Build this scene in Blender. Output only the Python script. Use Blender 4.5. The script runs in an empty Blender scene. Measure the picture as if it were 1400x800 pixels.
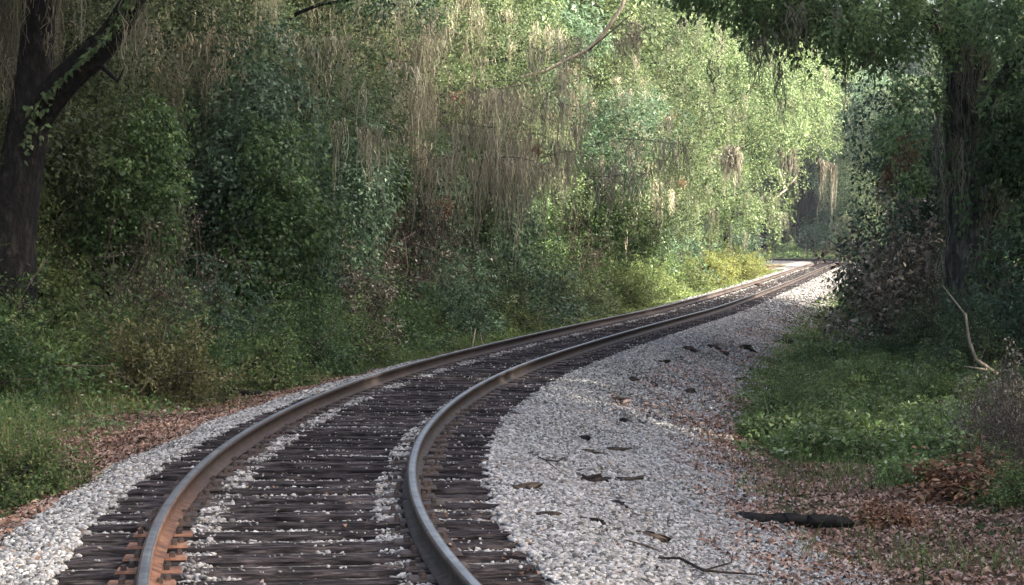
import bpy, math, random
import numpy as np
from mathutils import Vector, Matrix

scene = bpy.context.scene
COL = scene.collection
R = math.radians
rng = np.random.default_rng(7)
random.seed(7)

# ------------------------------------------------------------------ camera, sky, sun, exposure
FPX, HC = 3000.0, 1.6                      # focal length in photo pixels, eye height over the rail head
cam_d = bpy.data.cameras.new("camera")
cam_d.sensor_width = 36.0
cam_d.lens = 36.0 * FPX / 1400.0
cam_d.clip_start, cam_d.clip_end = 0.1, 6000
cam = bpy.data.objects.new("camera", cam_d)
COL.objects.link(cam)
cam.location = (0, 0, HC)
cam.rotation_euler = (R(90) - math.atan(60.0 / FPX), 0, 0)
scene.camera = cam

SUN_ELEV, SUN_AZ = R(35), R(104)            # azimuth clockwise from +Y (the view), sun on the right and a little behind
world = bpy.data.worlds.new("World")
scene.world = world
world.use_nodes = True
wn = world.node_tree
bg = wn.nodes["Background"]
sky = wn.nodes.new("ShaderNodeTexSky")
sky.sky_type = 'NISHITA'
sky.sun_disc = False
sky.sun_elevation = SUN_ELEV
sky.sun_rotation = SUN_AZ
sky.air_density, sky.dust_density, sky.ozone_density = 0.8, 8.0, 0.0
wn.links.new(sky.outputs[0], bg.inputs[0])
bg.inputs[1].default_value = 0.15

sun_d = bpy.data.lights.new("sun", 'SUN')
sun_d.energy = 4.6
sun_d.angle = R(0.8)
sun_d.color = (1.0, 0.94, 0.82)
sun = bpy.data.objects.new("sun", sun_d)
COL.objects.link(sun)
sv = Vector((math.sin(SUN_AZ) * math.cos(SUN_ELEV), math.cos(SUN_AZ) * math.cos(SUN_ELEV), math.sin(SUN_ELEV)))
sun.rotation_euler = (-sv).to_track_quat('-Z', 'Y').to_euler()

vs = scene.view_settings
vs.view_transform = 'Standard'
vs.look = 'None'
vs.gamma = 1.0
vs.use_curve_mapping = False
vs.exposure = 2.48
cy = scene.cycles
cy.use_denoising = True
cy.max_bounces = 6
cy.diffuse_bounces = 4
cy.glossy_bounces = 2
cy.transmission_bounces = 4
cy.transparent_max_bounces = 4
cy.volume_bounces = 0
cy.caustics_reflective = cy.caustics_refractive = False

# ------------------------------------------------------------------ helpers: objects
def tag(o, label=None, cat=None, group=None, kind=None):
    if label: o['label'] = label
    if cat: o['category'] = cat
    if group: o['group'] = group
    if kind: o['kind'] = kind
    return o

def link(name, mesh, parent=None, mats=()):
    o = bpy.data.objects.new(name, mesh)
    for m in mats:
        if m.name not in [x.name for x in mesh.materials if x]:
            mesh.materials.append(m)
    COL.objects.link(o)
    o.parent = parent
    return o

def empty(name, loc=(0, 0, 0), rz=0.0, sc=(1, 1, 1)):
    o = bpy.data.objects.new(name, None)
    o.empty_display_size = 0.2
    COL.objects.link(o)
    o.location = loc
    o.rotation_euler = (0, 0, rz)
    o.scale = sc
    return o

def copy_tree(o, parent=None):
    c = o.copy()
    COL.objects.link(c)
    c.parent = parent
    for ch in list(o.children):
        copy_tree(ch, c)
    return c

def mesh_np(name, V, F, attrs=None, smooth=False, mat_idx=None):
    """V (n,3), F (m,k) constant face size -> mesh; attrs = {name: per-face floats}"""
    V = np.ascontiguousarray(V, np.float32)
    F = np.ascontiguousarray(F, np.int32)
    me = bpy.data.meshes.new(name)
    me.vertices.add(len(V))
    me.vertices.foreach_set("co", V.ravel())
    k = F.shape[1]
    me.loops.add(F.size)
    me.loops.foreach_set("vertex_index", F.ravel())
    me.polygons.add(len(F))
    me.polygons.foreach_set("loop_start", np.arange(0, F.size, k, dtype=np.int32))
    if smooth:
        me.polygons.foreach_set("use_smooth", np.ones(len(F), bool))
    if mat_idx is not None:
        me.polygons.foreach_set("material_index", np.ascontiguousarray(mat_idx, np.int32))
    for a, v in (attrs or {}).items():
        at = me.attributes.new(a, 'FLOAT', 'FACE')
        at.data.foreach_set("value", np.ascontiguousarray(v, np.float32))
    me.update(calc_edges=True)
    return me

def unit(v):
    return v / np.maximum(np.linalg.norm(v, axis=-1, keepdims=True), 1e-9)

class Tubes:
    """collects tapered tubes and turns them into one mesh"""
    def __init__(self): self.V, self.F, self.n = [], [], 0
    def add(self, pts, rad, k=6, rough=0.0, g=None):
        g = g or rng
        pts = np.asarray(pts, float); rad = np.asarray(rad, float)
        m = len(pts)
        T = unit(np.gradient(pts, axis=0))
        up = np.array([0, 0, 1.0]) if abs(T[0, 2]) < 0.9 else np.array([1.0, 0, 0])
        A = unit(np.cross(T, up)); B = np.cross(T, A)
        an = np.linspace(0, 2 * np.pi, k, endpoint=False)
        rr = rad[:, None] * (1 + rough * g.normal(size=(m, k)))
        V = pts[:, None] + rr[..., None] * (np.cos(an)[None, :, None] * A[:, None] + np.sin(an)[None, :, None] * B[:, None])
        i = np.arange(m - 1)[:, None] * k; j = np.arange(k)[None]
        j2 = (j + 1) % k
        F = np.stack([i + j, i + j2, i + k + j2, i + k + j], -1).reshape(-1, 4) + self.n
        caps = []
        V = V.reshape(-1, 3)
        V = np.vstack([V, pts[:1], pts[-1:]])
        c0, c1 = m * k, m * k + 1
        for q in range(0, k, 1):
            q2 = (q + 1) % k
            caps.append([c0, q2, q, q]); caps.append([c1, (m - 1) * k + q, (m - 1) * k + q2, (m - 1) * k + q2])
        self.caps = getattr(self, 'caps', [])
        self.caps += [[a + self.n, b + self.n, c + self.n] for a, b, c, _ in caps]
        self.V.append(V); self.F.append(F); self.n += len(V)
    def mesh(self, name, smooth=True):
        V = np.vstack(self.V); F = np.vstack(self.F)
        me = bpy.data.meshes.new(name)
        T = np.array(self.caps, np.int32)
        me.vertices.add(len(V)); me.vertices.foreach_set("co", V.astype(np.float32).ravel())
        me.loops.add(F.size + T.size)
        me.loops.foreach_set("vertex_index", np.concatenate([F.ravel(), T.ravel()]).astype(np.int32))
        me.polygons.add(len(F) + len(T))
        ls = np.concatenate([np.arange(len(F)) * 4, F.size + np.arange(len(T)) * 3]).astype(np.int32)
        me.polygons.foreach_set("loop_start", ls)
        if smooth:
            me.polygons.foreach_set("use_smooth", np.ones(len(ls), bool))
        me.update(calc_edges=True)
        return me

def furrowed(tb, pts, rad, g, k=56, n=90, ridge=.13, flare=0.0):
    pts = np.asarray(pts, float); rad = np.asarray(rad, float)
    u = np.concatenate([[0], np.cumsum(np.linalg.norm(np.diff(pts, axis=0), axis=1))])
    v = np.linspace(0, u[-1], n)
    P = np.stack([np.interp(v, u, pts[:, c]) for c in range(3)], 1)
    for c in range(3):
        P[2:-2, c] = np.convolve(P[:, c], np.ones(5) / 5, 'valid')
    r = np.interp(v, u, rad)
    a = np.linspace(0, 2 * np.pi, k, endpoint=False)
    A, Z = np.meshgrid(a, v)
    w = A + .35 * np.sin(Z * .9)
    q = np.abs(np.sin(w * 7 + 1.3 * np.sin(Z * 2.3 + 2 * np.sin(w * 3)))) ** .6
    f = 1 + ridge * (q - .6) + ridge * .6 * hnoise(np.cos(A) * 2, np.sin(A) * 2 + Z * 1.4, 1, 3.) + flare * np.exp(-Z / .6) * (1 + .6 * np.sin(A * 5))
    tb.add(P, np.ones(n), k)
    V = tb.V[-1]
    off = V[:n * k].reshape(n, k, 3) - P[:, None]
    V[:n * k] = (P[:, None] + off * (r[:, None] * f)[..., None]).reshape(-1, 3)

def curve_pts(p0, p1, n=7, bend=0.1, sag=0.0, g=None):
    g = g or rng
    p0 = np.asarray(p0, float); p1 = np.asarray(p1, float)
    t = np.linspace(0, 1, n)[:, None]
    L = np.linalg.norm(p1 - p0)
    w = g.normal(size=(2, 3)) * bend * L
    P = p0 * (1 - t) + p1 * t + w[0] * np.sin(np.pi * t) + w[1] * 0.5 * np.sin(2 * np.pi * t)
    P[:, 2] += sag * L * np.sin(np.pi * t[:, 0])
    return P

# ------------------------------------------------------------------ helpers: materials
def new_mat(name):
    m = bpy.data.materials.new(name)
    m.use_nodes = True
    nt = m.node_tree
    return m, nt, nt.nodes["Principled BSDF"], nt.nodes, nt.links

def ramp(N, stops, interp='LINEAR'):
    r = N.new("ShaderNodeValToRGB")
    r.color_ramp.interpolation = interp
    el = r.color_ramp.elements
    while len(el) > 1: el.remove(el[-1])
    el[0].position = stops[0][0]; el[0].color = (*stops[0][1], 1)
    for p, c in stops[1:]:
        e = el.new(p); e.color = (*c, 1)
    return r

def attr(N, name):
    a = N.new("ShaderNodeAttribute"); a.attribute_name = name
    return a

def vmath(N, L, op, a, b):
    m = N.new("ShaderNodeMath"); m.operation = op
    for i, v in enumerate((a, b)):
        if isinstance(v, (int, float)): m.inputs[i].default_value = v
        else: L.new(v, m.inputs[i])
    return m.outputs[0]

def leaf_mat(name, stops, rough=0.55, trans=0.3, clump=0.45, spec=0.22, objvar=0.3):
    m, nt, b, N, L = new_mat(name)
    rp = ramp(N, stops)
    L.new(attr(N, "var").outputs["Fac"], rp.inputs[0])
    f = vmath(N, L, 'MULTIPLY_ADD', attr(N, "clump").outputs["Fac"], clump * 2)
    f.node.inputs[2].default_value = 1 - clump
    oi = N.new("ShaderNodeObjectInfo")
    g = vmath(N, L, 'MULTIPLY_ADD', oi.outputs["Random"], objvar * 2)
    g.node.inputs[2].default_value = 1 - objvar
    fg = vmath(N, L, 'MULTIPLY', f, g)
    mx = N.new("ShaderNodeVectorMath"); mx.operation = 'SCALE'
    L.new(rp.outputs[0], mx.inputs[0]); L.new(fg, mx.inputs["Scale"])
    L.new(mx.outputs[0], b.inputs["Base Color"])
    b.inputs["Roughness"].default_value = rough
    b.inputs["Specular IOR Level"].default_value = spec
    tr = N.new("ShaderNodeBsdfTranslucent")
    ms = N.new("ShaderNodeMixShader"); ms.inputs[0].default_value = trans
    hs = N.new("ShaderNodeHueSaturation"); hs.inputs["Value"].default_value = 1.5; hs.inputs["Hue"].default_value = 0.485
    L.new(mx.outputs[0], hs.inputs["Color"]); L.new(hs.outputs[0], tr.inputs[0])
    L.new(b.outputs[0], ms.inputs[1]); L.new(tr.outputs[0], ms.inputs[2])
    L.new(ms.outputs[0], N["Material Output"].inputs[0])
    return m

def noise_mat(name, stops, scale, rough=0.85, detail=6, stretch=(1, 1, 1), bump=0.3, dist=0.02, spec=0.3, objvar=0.0, bscale=None):
    m, nt, b, N, L = new_mat(name)
    tc = N.new("ShaderNodeTexCoord"); mp = N.new("ShaderNodeMapping"); mp.inputs["Scale"].default_value = stretch
    L.new(tc.outputs["Object"], mp.inputs[0])
    nz = N.new("ShaderNodeTexNoise"); nz.inputs["Scale"].default_value = scale; nz.inputs["Detail"].default_value = detail
    nz.inputs["Roughness"].default_value = 0.65
    L.new(mp.outputs[0], nz.inputs[0])
    rp = ramp(N, stops); L.new(nz.outputs[0], rp.inputs[0])
    col = rp.outputs[0]
    if objvar:
        oi = N.new("ShaderNodeObjectInfo")
        g = vmath(N, L, 'MULTIPLY_ADD', oi.outputs["Random"], objvar * 2); g.node.inputs[2].default_value = 1 - objvar
        mx = N.new("ShaderNodeVectorMath"); mx.operation = 'SCALE'
        L.new(col, mx.inputs[0]); L.new(g, mx.inputs["Scale"]); col = mx.outputs[0]
        mp.inputs["Location"].default_value = (0, 0, 0)
    L.new(col, b.inputs["Base Color"])
    b.inputs["Roughness"].default_value = rough
    b.inputs["Specular IOR Level"].default_value = spec
    if bump:
        h = nz
        if bscale:
            h = N.new("ShaderNodeTexNoise"); h.inputs["Scale"].default_value = bscale; h.inputs["Detail"].default_value = 5
            L.new(mp.outputs[0], h.inputs[0])
        bp = N.new("ShaderNodeBump"); bp.inputs["Strength"].default_value = bump; bp.inputs["Distance"].default_value = dist
        L.new(h.outputs[0], bp.inputs["Height"]); L.new(bp.outputs[0], b.inputs["Normal"])
    return m

M = {}
M['oak'] = leaf_mat("oak_leaves", [(0, (.040, .062, .030)), (.35, (.062, .095, .040)), (.75, (.095, .135, .058)), (1, (.16, .19, .085))])
M['laurel'] = leaf_mat("laurel_leaves", [(0, (.030, .058, .034)), (.4, (.050, .092, .050)), (.8, (.085, .140, .080)), (1, (.12, .175, .11))], rough=.48, spec=.3)
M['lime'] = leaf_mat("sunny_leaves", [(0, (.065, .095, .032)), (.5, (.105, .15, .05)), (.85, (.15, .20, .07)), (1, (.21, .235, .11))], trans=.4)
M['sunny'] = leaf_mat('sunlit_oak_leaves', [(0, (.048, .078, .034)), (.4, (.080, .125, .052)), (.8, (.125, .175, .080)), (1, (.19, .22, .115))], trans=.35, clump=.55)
M['yellow'] = leaf_mat("yellow_leaves", [(0, (.09, .12, .035)), (.5, (.15, .18, .052)), (1, (.25, .26, .085))], trans=.4)
M['vine'] = leaf_mat("vine_leaves", [(0, (.035, .068, .026)), (.5, (.062, .115, .040)), (1, (.11, .17, .06))], rough=.4)
M['weed'] = leaf_mat("weed_leaves", [(0, (.050, .080, .026)), (.5, (.085, .135, .042)), (.85, (.13, .18, .065)), (1, (.22, .23, .10))])
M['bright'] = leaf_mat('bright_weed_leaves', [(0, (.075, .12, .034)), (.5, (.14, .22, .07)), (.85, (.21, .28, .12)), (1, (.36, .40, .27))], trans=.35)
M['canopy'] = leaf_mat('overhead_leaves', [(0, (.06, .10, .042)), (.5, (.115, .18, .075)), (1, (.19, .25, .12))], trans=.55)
M['olive'] = leaf_mat('olive_leaves', [(0, (.055, .058, .022)), (.5, (.095, .095, .036)), (1, (.16, .15, .065))])
M['dry'] = leaf_mat("dry_grass", [(0, (.10, .085, .04)), (.5, (.17, .145, .07)), (1, (.27, .24, .13))], trans=.2)
M['dead'] = leaf_mat("dead_leaves", [(0, (.075, .036, .020)), (.4, (.15, .072, .038)), (.75, (.23, .12, .065)), (1, (.33, .21, .14))], trans=.15, rough=.7, spec=.2)
M['dull'] = leaf_mat("dull_brown_leaves", [(0, (.075, .060, .042)), (.5, (.16, .138, .098)), (1, (.29, .262, .205))], trans=.15, rough=.6)
M['moss'] = leaf_mat("spanish_moss", [(0, (.14, .135, .10)), (.5, (.22, .21, .16)), (1, (.32, .30, .235))], trans=.3, rough=.9, spec=.1)
M['mossbrown'] = leaf_mat("brown_moss", [(0, (.125, .118, .084)), (.5, (.215, .20, .146)), (1, (.33, .31, .235))], trans=.25, rough=.9, spec=.1)
M['bark'] = noise_mat("bark", [(.40, (.0015, .0014, .0013)), (.48, (.005, .0043, .004)), (.55, (.012, .0102, .009)), (.67, (.04, .035, .030))], 10, stretch=(1, 1, .5), bump=1.0, dist=.14, detail=10)
M['mossbark'] = noise_mat("mossy_bark", [(.38, (.012, .012, .010)), (.46, (.040, .041, .033)), (.54, (.085, .084, .068)), (.66, (.17, .165, .135))], 8, stretch=(1, 1, .4), bump=1.0, dist=.14, detail=10)
M['litter'] = leaf_mat("fallen_leaf", [(0, (.085, .045, .030)), (.35, (.19, .105, .070)), (.7, (.30, .19, .138)), (1, (.44, .33, .27))], trans=.05, rough=.75, spec=.2)
M['paletwig'] = noise_mat("pale_dead_wood", [(.3, (.16, .13, .10)), (.7, (.34, .29, .23))], 12, stretch=(1, 1, .4), bump=.5, dist=.01)
M['twig'] = noise_mat("brown_twig", [(.3, (.055, .042, .032)), (.7, (.13, .10, .08))], 14, bump=.4, dist=.01)
M['char'] = noise_mat("charred_wood", [(.4, (.004, .004, .004)), (.62, (.016, .014, .013))], 18, stretch=(.3, 1, 1), bump=1.0, dist=.02, rough=.8)
M['chunk'] = noise_mat("weathered_wood", [(.38, (.010, .008, .007)), (.5, (.028, .021, .017)), (.66, (.075, .055, .042))], 15, stretch=(.25, 1, 1), bump=1.0, dist=.015, objvar=.5)
M['slab'] = noise_mat("brown_wood", [(.38, (.030, .020, .014)), (.5, (.075, .052, .036)), (.66, (.16, .115, .082))], 18, stretch=(.25, 1, 1), bump=1.0, dist=.012)

# ------------------------------------------------------------------ the line of the track
wz = np.array([-12, -4, 4, 10.43, 12.1, 13.4, 16.5, 18.4, 20.3, 23.2, 25.7, 29.8, 33.8, 38.7, 44, 49.5, 58.5, 80, 110, 135, 160, 180.0])
wx = np.array([5.6, 2.6, .35, -.967, -1.195, -1.335, -1.51, -1.54, -1.50, -1.36, -1.18, -.72, -.10, .75, 1.72, 2.78, 4.55, 8.35, 13.75, 18.25, 22.75, 26.35])
wx = wx - .045 * np.exp(-((wz - 14) / 16.0) ** 2)
zz = np.arange(-12, 180.01, 0.25)
xx = np.interp(zz, wz, wx)
kern = np.exp(-0.5 * (np.arange(-24, 25) / 9.0) ** 2); kern /= kern.sum()
xp = np.concatenate([xx[0] - (xx[1] - xx[0]) * np.arange(24, 0, -1), xx, xx[-1] + (xx[-1] - xx[-2]) * np.arange(1, 25)])
xx = np.convolve(xp, kern, 'valid')
line = [(x, z) for x, z in zip(xx, zz)]
hd = math.atan2(xx[-1] - xx[-2], .25)
x, z = line[-1]
for i in range(560):                        # the far left-hand bend
    Rb = 60.0 if i < 300 else 400.0
    hd -= 0.25 / Rb
    x += .25 * math.sin(hd); z += .25 * math.cos(hd)
    line.append((x, z))
line = np.array(line)
seg = np.linalg.norm(np.diff(line, axis=0), axis=1)
S = np.concatenate([[0], np.cumsum(seg)])
ds = 0.25
sg = np.arange(0, S[-1], ds)
CL = np.stack([np.interp(sg, S, line[:, 0]), np.interp(sg, S, line[:, 1])], 1)
TG = unit(np.gradient(CL, axis=0))
NR = np.stack([TG[:, 1], -TG[:, 0]], 1)     # to the right of travel
RISE = np.interp(CL[:, 1], [-20, 70, 100, 135, 176, 200, 230, 600], [0, 0, .14, .42, .62, .68, .60, .60])
RISE = np.convolve(np.pad(RISE, 40, mode='edge'), np.ones(81) / 81, 'valid')

def at_s(s, d):
    i = np.clip(np.asarray(s) / ds, 0, len(CL) - 1.001)
    k = i.astype(int); f = (i - k)[..., None]
    c = CL[k] * (1 - f) + CL[k + 1] * f
    n = NR[k] * (1 - f) + NR[k + 1] * f
    return c + n * np.asarray(d)[..., None]

def s_of_z(zv):
    return float(sg[np.argmin(np.abs(CL[:900, 1] - zv))])

def nearest(P):
    """P (n,2) -> s, signed d"""
    P = np.asarray(P, float)
    sub = CL[::4]
    so = np.empty(len(P)); do = np.empty(len(P))
    for a in range(0, len(P), 20000):
        q = P[a:a + 20000]
        D = ((q[:, None, :] - sub[None]) ** 2).sum(-1)
        k0 = D.argmin(1) * 4
        best = np.full(len(q), 1e18); bk = k0.copy()
        for o in range(-4, 5):
            k = np.clip(k0 + o, 0, len(CL) - 1)
            dd = ((q - CL[k]) ** 2).sum(1)
            u = dd < best
            best[u] = dd[u]; bk[u] = k[u]
        v = q - CL[bk]
        along = (v * TG[bk]).sum(1)
        so[a:a + 20000] = bk * ds + np.clip(along, -ds, ds)
        do[a:a + 20000] = np.where(np.abs(along) < 1.0, (v * NR[bk]).sum(1), np.sign((v * NR[bk]).sum(1)) * np.sqrt(best))
    return so, do

def hnoise(x, y, f=1.0, seed=0.0):
    return (np.sin(x * 1.31 * f + seed + 1.7 * np.sin(y * .71 * f + seed)) * np.cos(y * 1.13 * f - seed * 1.3 + 1.1 * np.sin(x * .57 * f))
            + .5 * np.sin(x * 2.9 * f + y * 2.1 * f + seed * 2) * np.cos(y * 3.3 * f - x * 1.2 * f)) / 1.5

PD = np.array([-4000, -60, -30, -14, -8, -5, -3, -2.2, -1.75, -1.4, 0, 1.45, 1.8, 2.6, 3.4, 4.2, 5.5, 9, 20, 60, 4000])
PZ = np.array([1.5, 1.2, .9, .45, -.1, -.42, -.44, -.38, -.245, -.185, -.185, -.185, -.21, -.44, -.66, -.80, -.84, -.72, -.2, .6, 1.0])

def bed_h(s, d):
    s = np.asarray(s, float); d = np.asarray(d, float)
    z = np.interp(d, PD, PZ) + np.interp(s, sg, RISE)
    lump = .05 * hnoise(s, d * 1.6, .9, 2.0) + .03 * hnoise(s * 2.3, d * 3.1, 1.0, 5.0)
    z += lump * np.clip((np.abs(d) - 1.4) / .8, 0, 1)
    z += .10 * hnoise(s * .35, d * .4, 1.0, 9.0) * np.clip((np.abs(d) - 4) / 4, 0, 1)
    return z

def edge_r(s): return 3.75 + .35 * hnoise(np.asarray(s) * .7, 0 * np.asarray(s), 1, 3.) + np.interp(s, [0, 12, 24, 34, 60, 110, 200], [.5, .6, .45, 0, -.5, -.7, .3])
def edge_l(s): return -1.95 - .18 * hnoise(np.asarray(s) * .9, 0 * np.asarray(s), 1, 8.) - np.interp(s, [0, 22, 34, 120, 165, 200], [.15, .1, -.12, 0, 2.2, 2.2])

def H(x, y):
    s, d = nearest(np.stack([np.ravel(x), np.ravel(y)], 1))
    return bed_h(s, d)

def ground_px(px, py):
    """the ground under a pixel of the 1400x800 photo"""
    Z = np.concatenate([np.arange(9, 60, .05), np.arange(60, 260, .25)])
    a = math.atan(60.0 / FPX)
    u = (px - 700) / FPX; v = -(py - 400) / FPX
    dirv = np.array([u, math.cos(a) + v * math.sin(a), v * math.cos(a) - math.sin(a)])
    t = Z / dirv[1]
    Xr = dirv[0] * t; Zr = HC + dirv[2] * t
    hh = H(Xr, Z)
    k = int(np.argmax(Zr < hh))
    return np.array([Xr[k], Z[k], hh[k]])

def zd(zv, d):
    """world point at forward distance zv along the track and lateral offset d"""
    s = s_of_z(zv)
    p = at_s(np.array([s]), np.array([d]))[0]
    return np.array([p[0], p[1], float(bed_h(np.array([s]), np.array([d]))[0])])

# ------------------------------------------------------------------ ground and ballast bed
def axis(parts):
    out = []
    for a, b, st in parts: out.append(np.arange(a, b, st))
    return np.concatenate(out)
gx = axis([(-4000, -400, 600), (-400, -60, 40), (-60, -14, 2), (-14, 40, .45), (40, 90, 2.5), (90, 400, 40), (400, 4001, 600)])
gy = axis([(-400, -40, 60), (-40, 4, 3), (4, 70, .45), (70, 260, 1.2), (260, 420, 10), (420, 1200, 80), (1200, 5001, 600)])
GX, GY = np.meshgrid(gx, gy)
gs, gd = nearest(np.stack([GX.ravel(), GY.ravel()], 1))
gz = bed_h(gs, gd)
inside = np.clip(np.minimum(gd - (edge_l(gs) + .15), (edge_r(gs) - .2) - gd) / .5, 0, 1)
gz = gz - .12 * inside
nx_, ny_ = len(gx), len(gy)
idx = np.arange(nx_ * ny_).reshape(ny_, nx_)
GF = np.stack([idx[:-1, :-1], idx[:-1, 1:], idx[1:, 1:], idx[1:, :-1]], -1).reshape(-1, 4)

m, nt, b, N, L = new_mat("forest_floor")
tc = N.new("ShaderNodeTexCoord")
n1 = N.new("ShaderNodeTexNoise"); n1.inputs["Scale"].default_value = 9; n1.inputs["Detail"].default_value = 8; n1.inputs["Roughness"].default_value = .7
n2 = N.new("ShaderNodeTexNoise"); n2.inputs["Scale"].default_value = .55; n2.inputs["Detail"].default_value = 4
L.new(tc.outputs["Object"], n1.inputs[0]); L.new(tc.outputs["Object"], n2.inputs[0])
r1 = ramp(N, [(.3, (.045, .030, .020)), (.5, (.10, .068, .045)), (.7, (.17, .125, .09))]); L.new(n1.outputs[0], r1.inputs[0])
r2 = ramp(N, [(.3, (.020, .030, .012)), (.7, (.055, .075, .028))]); L.new(n1.outputs[0], r2.inputs[0])
rm = ramp(N, [(.48, (0, 0, 0)), (.62, (1, 1, 1))]); L.new(n2.outputs[0], rm.inputs[0])
mix = N.new("ShaderNodeMixRGB"); L.new(rm.outputs[0], mix.inputs[0]); L.new(r1.outputs[0], mix.inputs[1]); L.new(r2.outputs[0], mix.inputs[2])
L.new(mix.outputs[0], b.inputs["Base Color"]); b.inputs["Roughness"].default_value = .95; b.inputs["Specular IOR Level"].default_value = .1
bp = N.new("ShaderNodeBump"); bp.inputs["Distance"].default_value = .05; L.new(n1.outputs[0], bp.inputs["Height"]); L.new(bp.outputs[0], b.inputs["Normal"])
M['floor'] = m
ground = link("ground", mesh_np("ground", np.stack([GX.ravel(), GY.ravel(), gz], 1), GF, smooth=True), None, [M['floor']])
tag(ground, "leaf strewn brown soil of the wood on both sides of the track", "ground", kind='structure')

m, nt, b, N, L = new_mat("ballast_gravel")
tc = N.new("ShaderNodeTexCoord")
vo = N.new("ShaderNodeTexVoronoi"); vo.inputs["Scale"].default_value = 22; L.new(tc.outputs["Object"], vo.inputs[0])
sp = N.new("ShaderNodeSeparateColor"); L.new(vo.outputs["Color"], sp.inputs[0])
r1 = ramp(N, [(0, (.055, .053, .051)), (.3, (.15, .147, .144)), (.6, (.24, .237, .234)), (.9, (.35, .347, .343)), (1, (.25, .21, .17))]); L.new(sp.outputs[0], r1.inputs[0])
ve = N.new("ShaderNodeTexVoronoi"); ve.feature = 'DISTANCE_TO_EDGE'; ve.inputs["Scale"].default_value = 22; L.new(tc.outputs["Object"], ve.inputs[0])
re_ = ramp(N, [(0, (.35, .35, .35)), (.12, (1, 1, 1))]); L.new(ve.outputs[0], re_.inputs[0])
mu = N.new("ShaderNodeMixRGB"); mu.blend_type = 'MULTIPLY'; mu.inputs[0].default_value = 1; L.new(r1.outputs[0], mu.inputs[1]); L.new(re_.outputs[0], mu.inputs[2])
n2 = N.new("ShaderNodeTexNoise"); n2.inputs["Scale"].default_value = .8; n2.inputs["Detail"].default_value = 5; L.new(tc.outputs["Object"], n2.inputs[0])
rd = ramp(N, [(.35, (1, 1, 1)), (.7, (.72, .66, .6))]); L.new(n2.outputs[0], rd.inputs[0])
mv = N.new("ShaderNodeMixRGB"); mv.blend_type = 'MULTIPLY'; mv.inputs[0].default_value = 1; L.new(mu.outputs[0], mv.inputs[1]); L.new(rd.outputs[0], mv.inputs[2])
L.new(mv.outputs[0], b.inputs["Base Color"]); b.inputs["Roughness"].default_value = .9
bp = N.new("ShaderNodeBump"); bp.inputs["Distance"].default_value = .03; L.new(ve.outputs[0], bp.inputs["Height"]); L.new(bp.outputs[0], b.inputs["Normal"])
M['ballast'] = m

ss = np.concatenate([np.arange(6, 90, .3), np.arange(90, sg[-1] - 1, 1.0)])
tt = np.linspace(0, 1, 27)
el, er = edge_l(ss), edge_r(ss)
DD = el[:, None] * (1 - tt) + er[:, None] * tt
SS = np.repeat(ss[:, None], 27, 1)
PP = at_s(SS.ravel(), DD.ravel())
BZ = bed_h(SS.ravel(), DD.ravel()) - .012
ed = np.minimum(tt, 1 - tt); BZ -= np.tile(np.where(ed < .001, .16, np.where(ed < .045, .02, 0)), len(ss))
idx = np.arange(len(ss) * 27).reshape(-1, 27)
BF = np.stack([idx[:-1, :-1], idx[:-1, 1:], idx[1:, 1:], idx[1:, :-1]], -1).reshape(-1, 4)
bed = link("ballast_bed", mesh_np("ballast_bed", np.c_[PP, BZ], BF, smooth=True), None, [M['ballast']])
tag(bed, "pale grey crushed stone bed sloping down beside the track", "ballast", kind='structure')

# loose stones
m, nt, b, N, L = new_mat("ballast_stone")
r1 = ramp(N, [(0, (.06, .0575, .054)), (.2, (.145, .140, .132)), (.48, (.245, .239, .227)), (.76, (.345, .337, .322)), (.93, (.47, .46, .44)), (.965, (.30, .24, .18)), (1, (.16, .115, .08))])
L.new(attr(N, "var").outputs["Fac"], r1.inputs[0])
L.new(r1.outputs[0], b.inputs["Base Color"]); b.inputs["Roughness"].default_value = .85; b.inputs["Specular IOR Level"].default_value = .3
M['stone'] = m

phi = (1 + 5 ** .5) / 2
ICO_V = unit(np.array([(-1, phi, 0), (1, phi, 0), (-1, -phi, 0), (1, -phi, 0), (0, -1, phi), (0, 1, phi), (0, -1, -phi), (0, 1, -phi), (phi, 0, -1), (phi, 0, 1), (-phi, 0, -1), (-phi, 0, 1)]))
ICO_F = np.array([(0, 11, 5), (0, 5, 1), (0, 1, 7), (0, 7, 10), (0, 10, 11), (1, 5, 9), (5, 11, 4), (11, 10, 2), (10, 7, 6), (7, 1, 8), (3, 9, 4), (3, 4, 2), (3, 2, 6), (3, 6, 8), (3, 8, 9), (4, 9, 5), (2, 4, 11), (6, 2, 10), (8, 6, 7), (9, 8, 1)])
OCT_V = np.array([(1, 0, 0), (-1, 0, 0), (0, 1, 0), (0, -1, 0), (0, 0, 1), (0, 0, -1.0)])
OCT_F = np.array([(0, 2, 4), (2, 1, 4), (1, 3, 4), (3, 0, 4), (2, 0, 5), (1, 2, 5), (3, 1, 5), (0, 3, 5)])

def rand_rot(n, g):
    q = unit(g.normal(size=(n, 4)))
    w, x, y, z = q.T
    return np.stack([np.stack([1 - 2 * (y * y + z * z), 2 * (x * y - z * w), 2 * (x * z + y * w)], -1),
                     np.stack([2 * (x * y + z * w), 1 - 2 * (x * x + z * z), 2 * (y * z - x * w)], -1),
                     np.stack([2 * (x * z - y * w), 2 * (y * z + x * w), 1 - 2 * (x * x + y * y)], -1)], 1)

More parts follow.
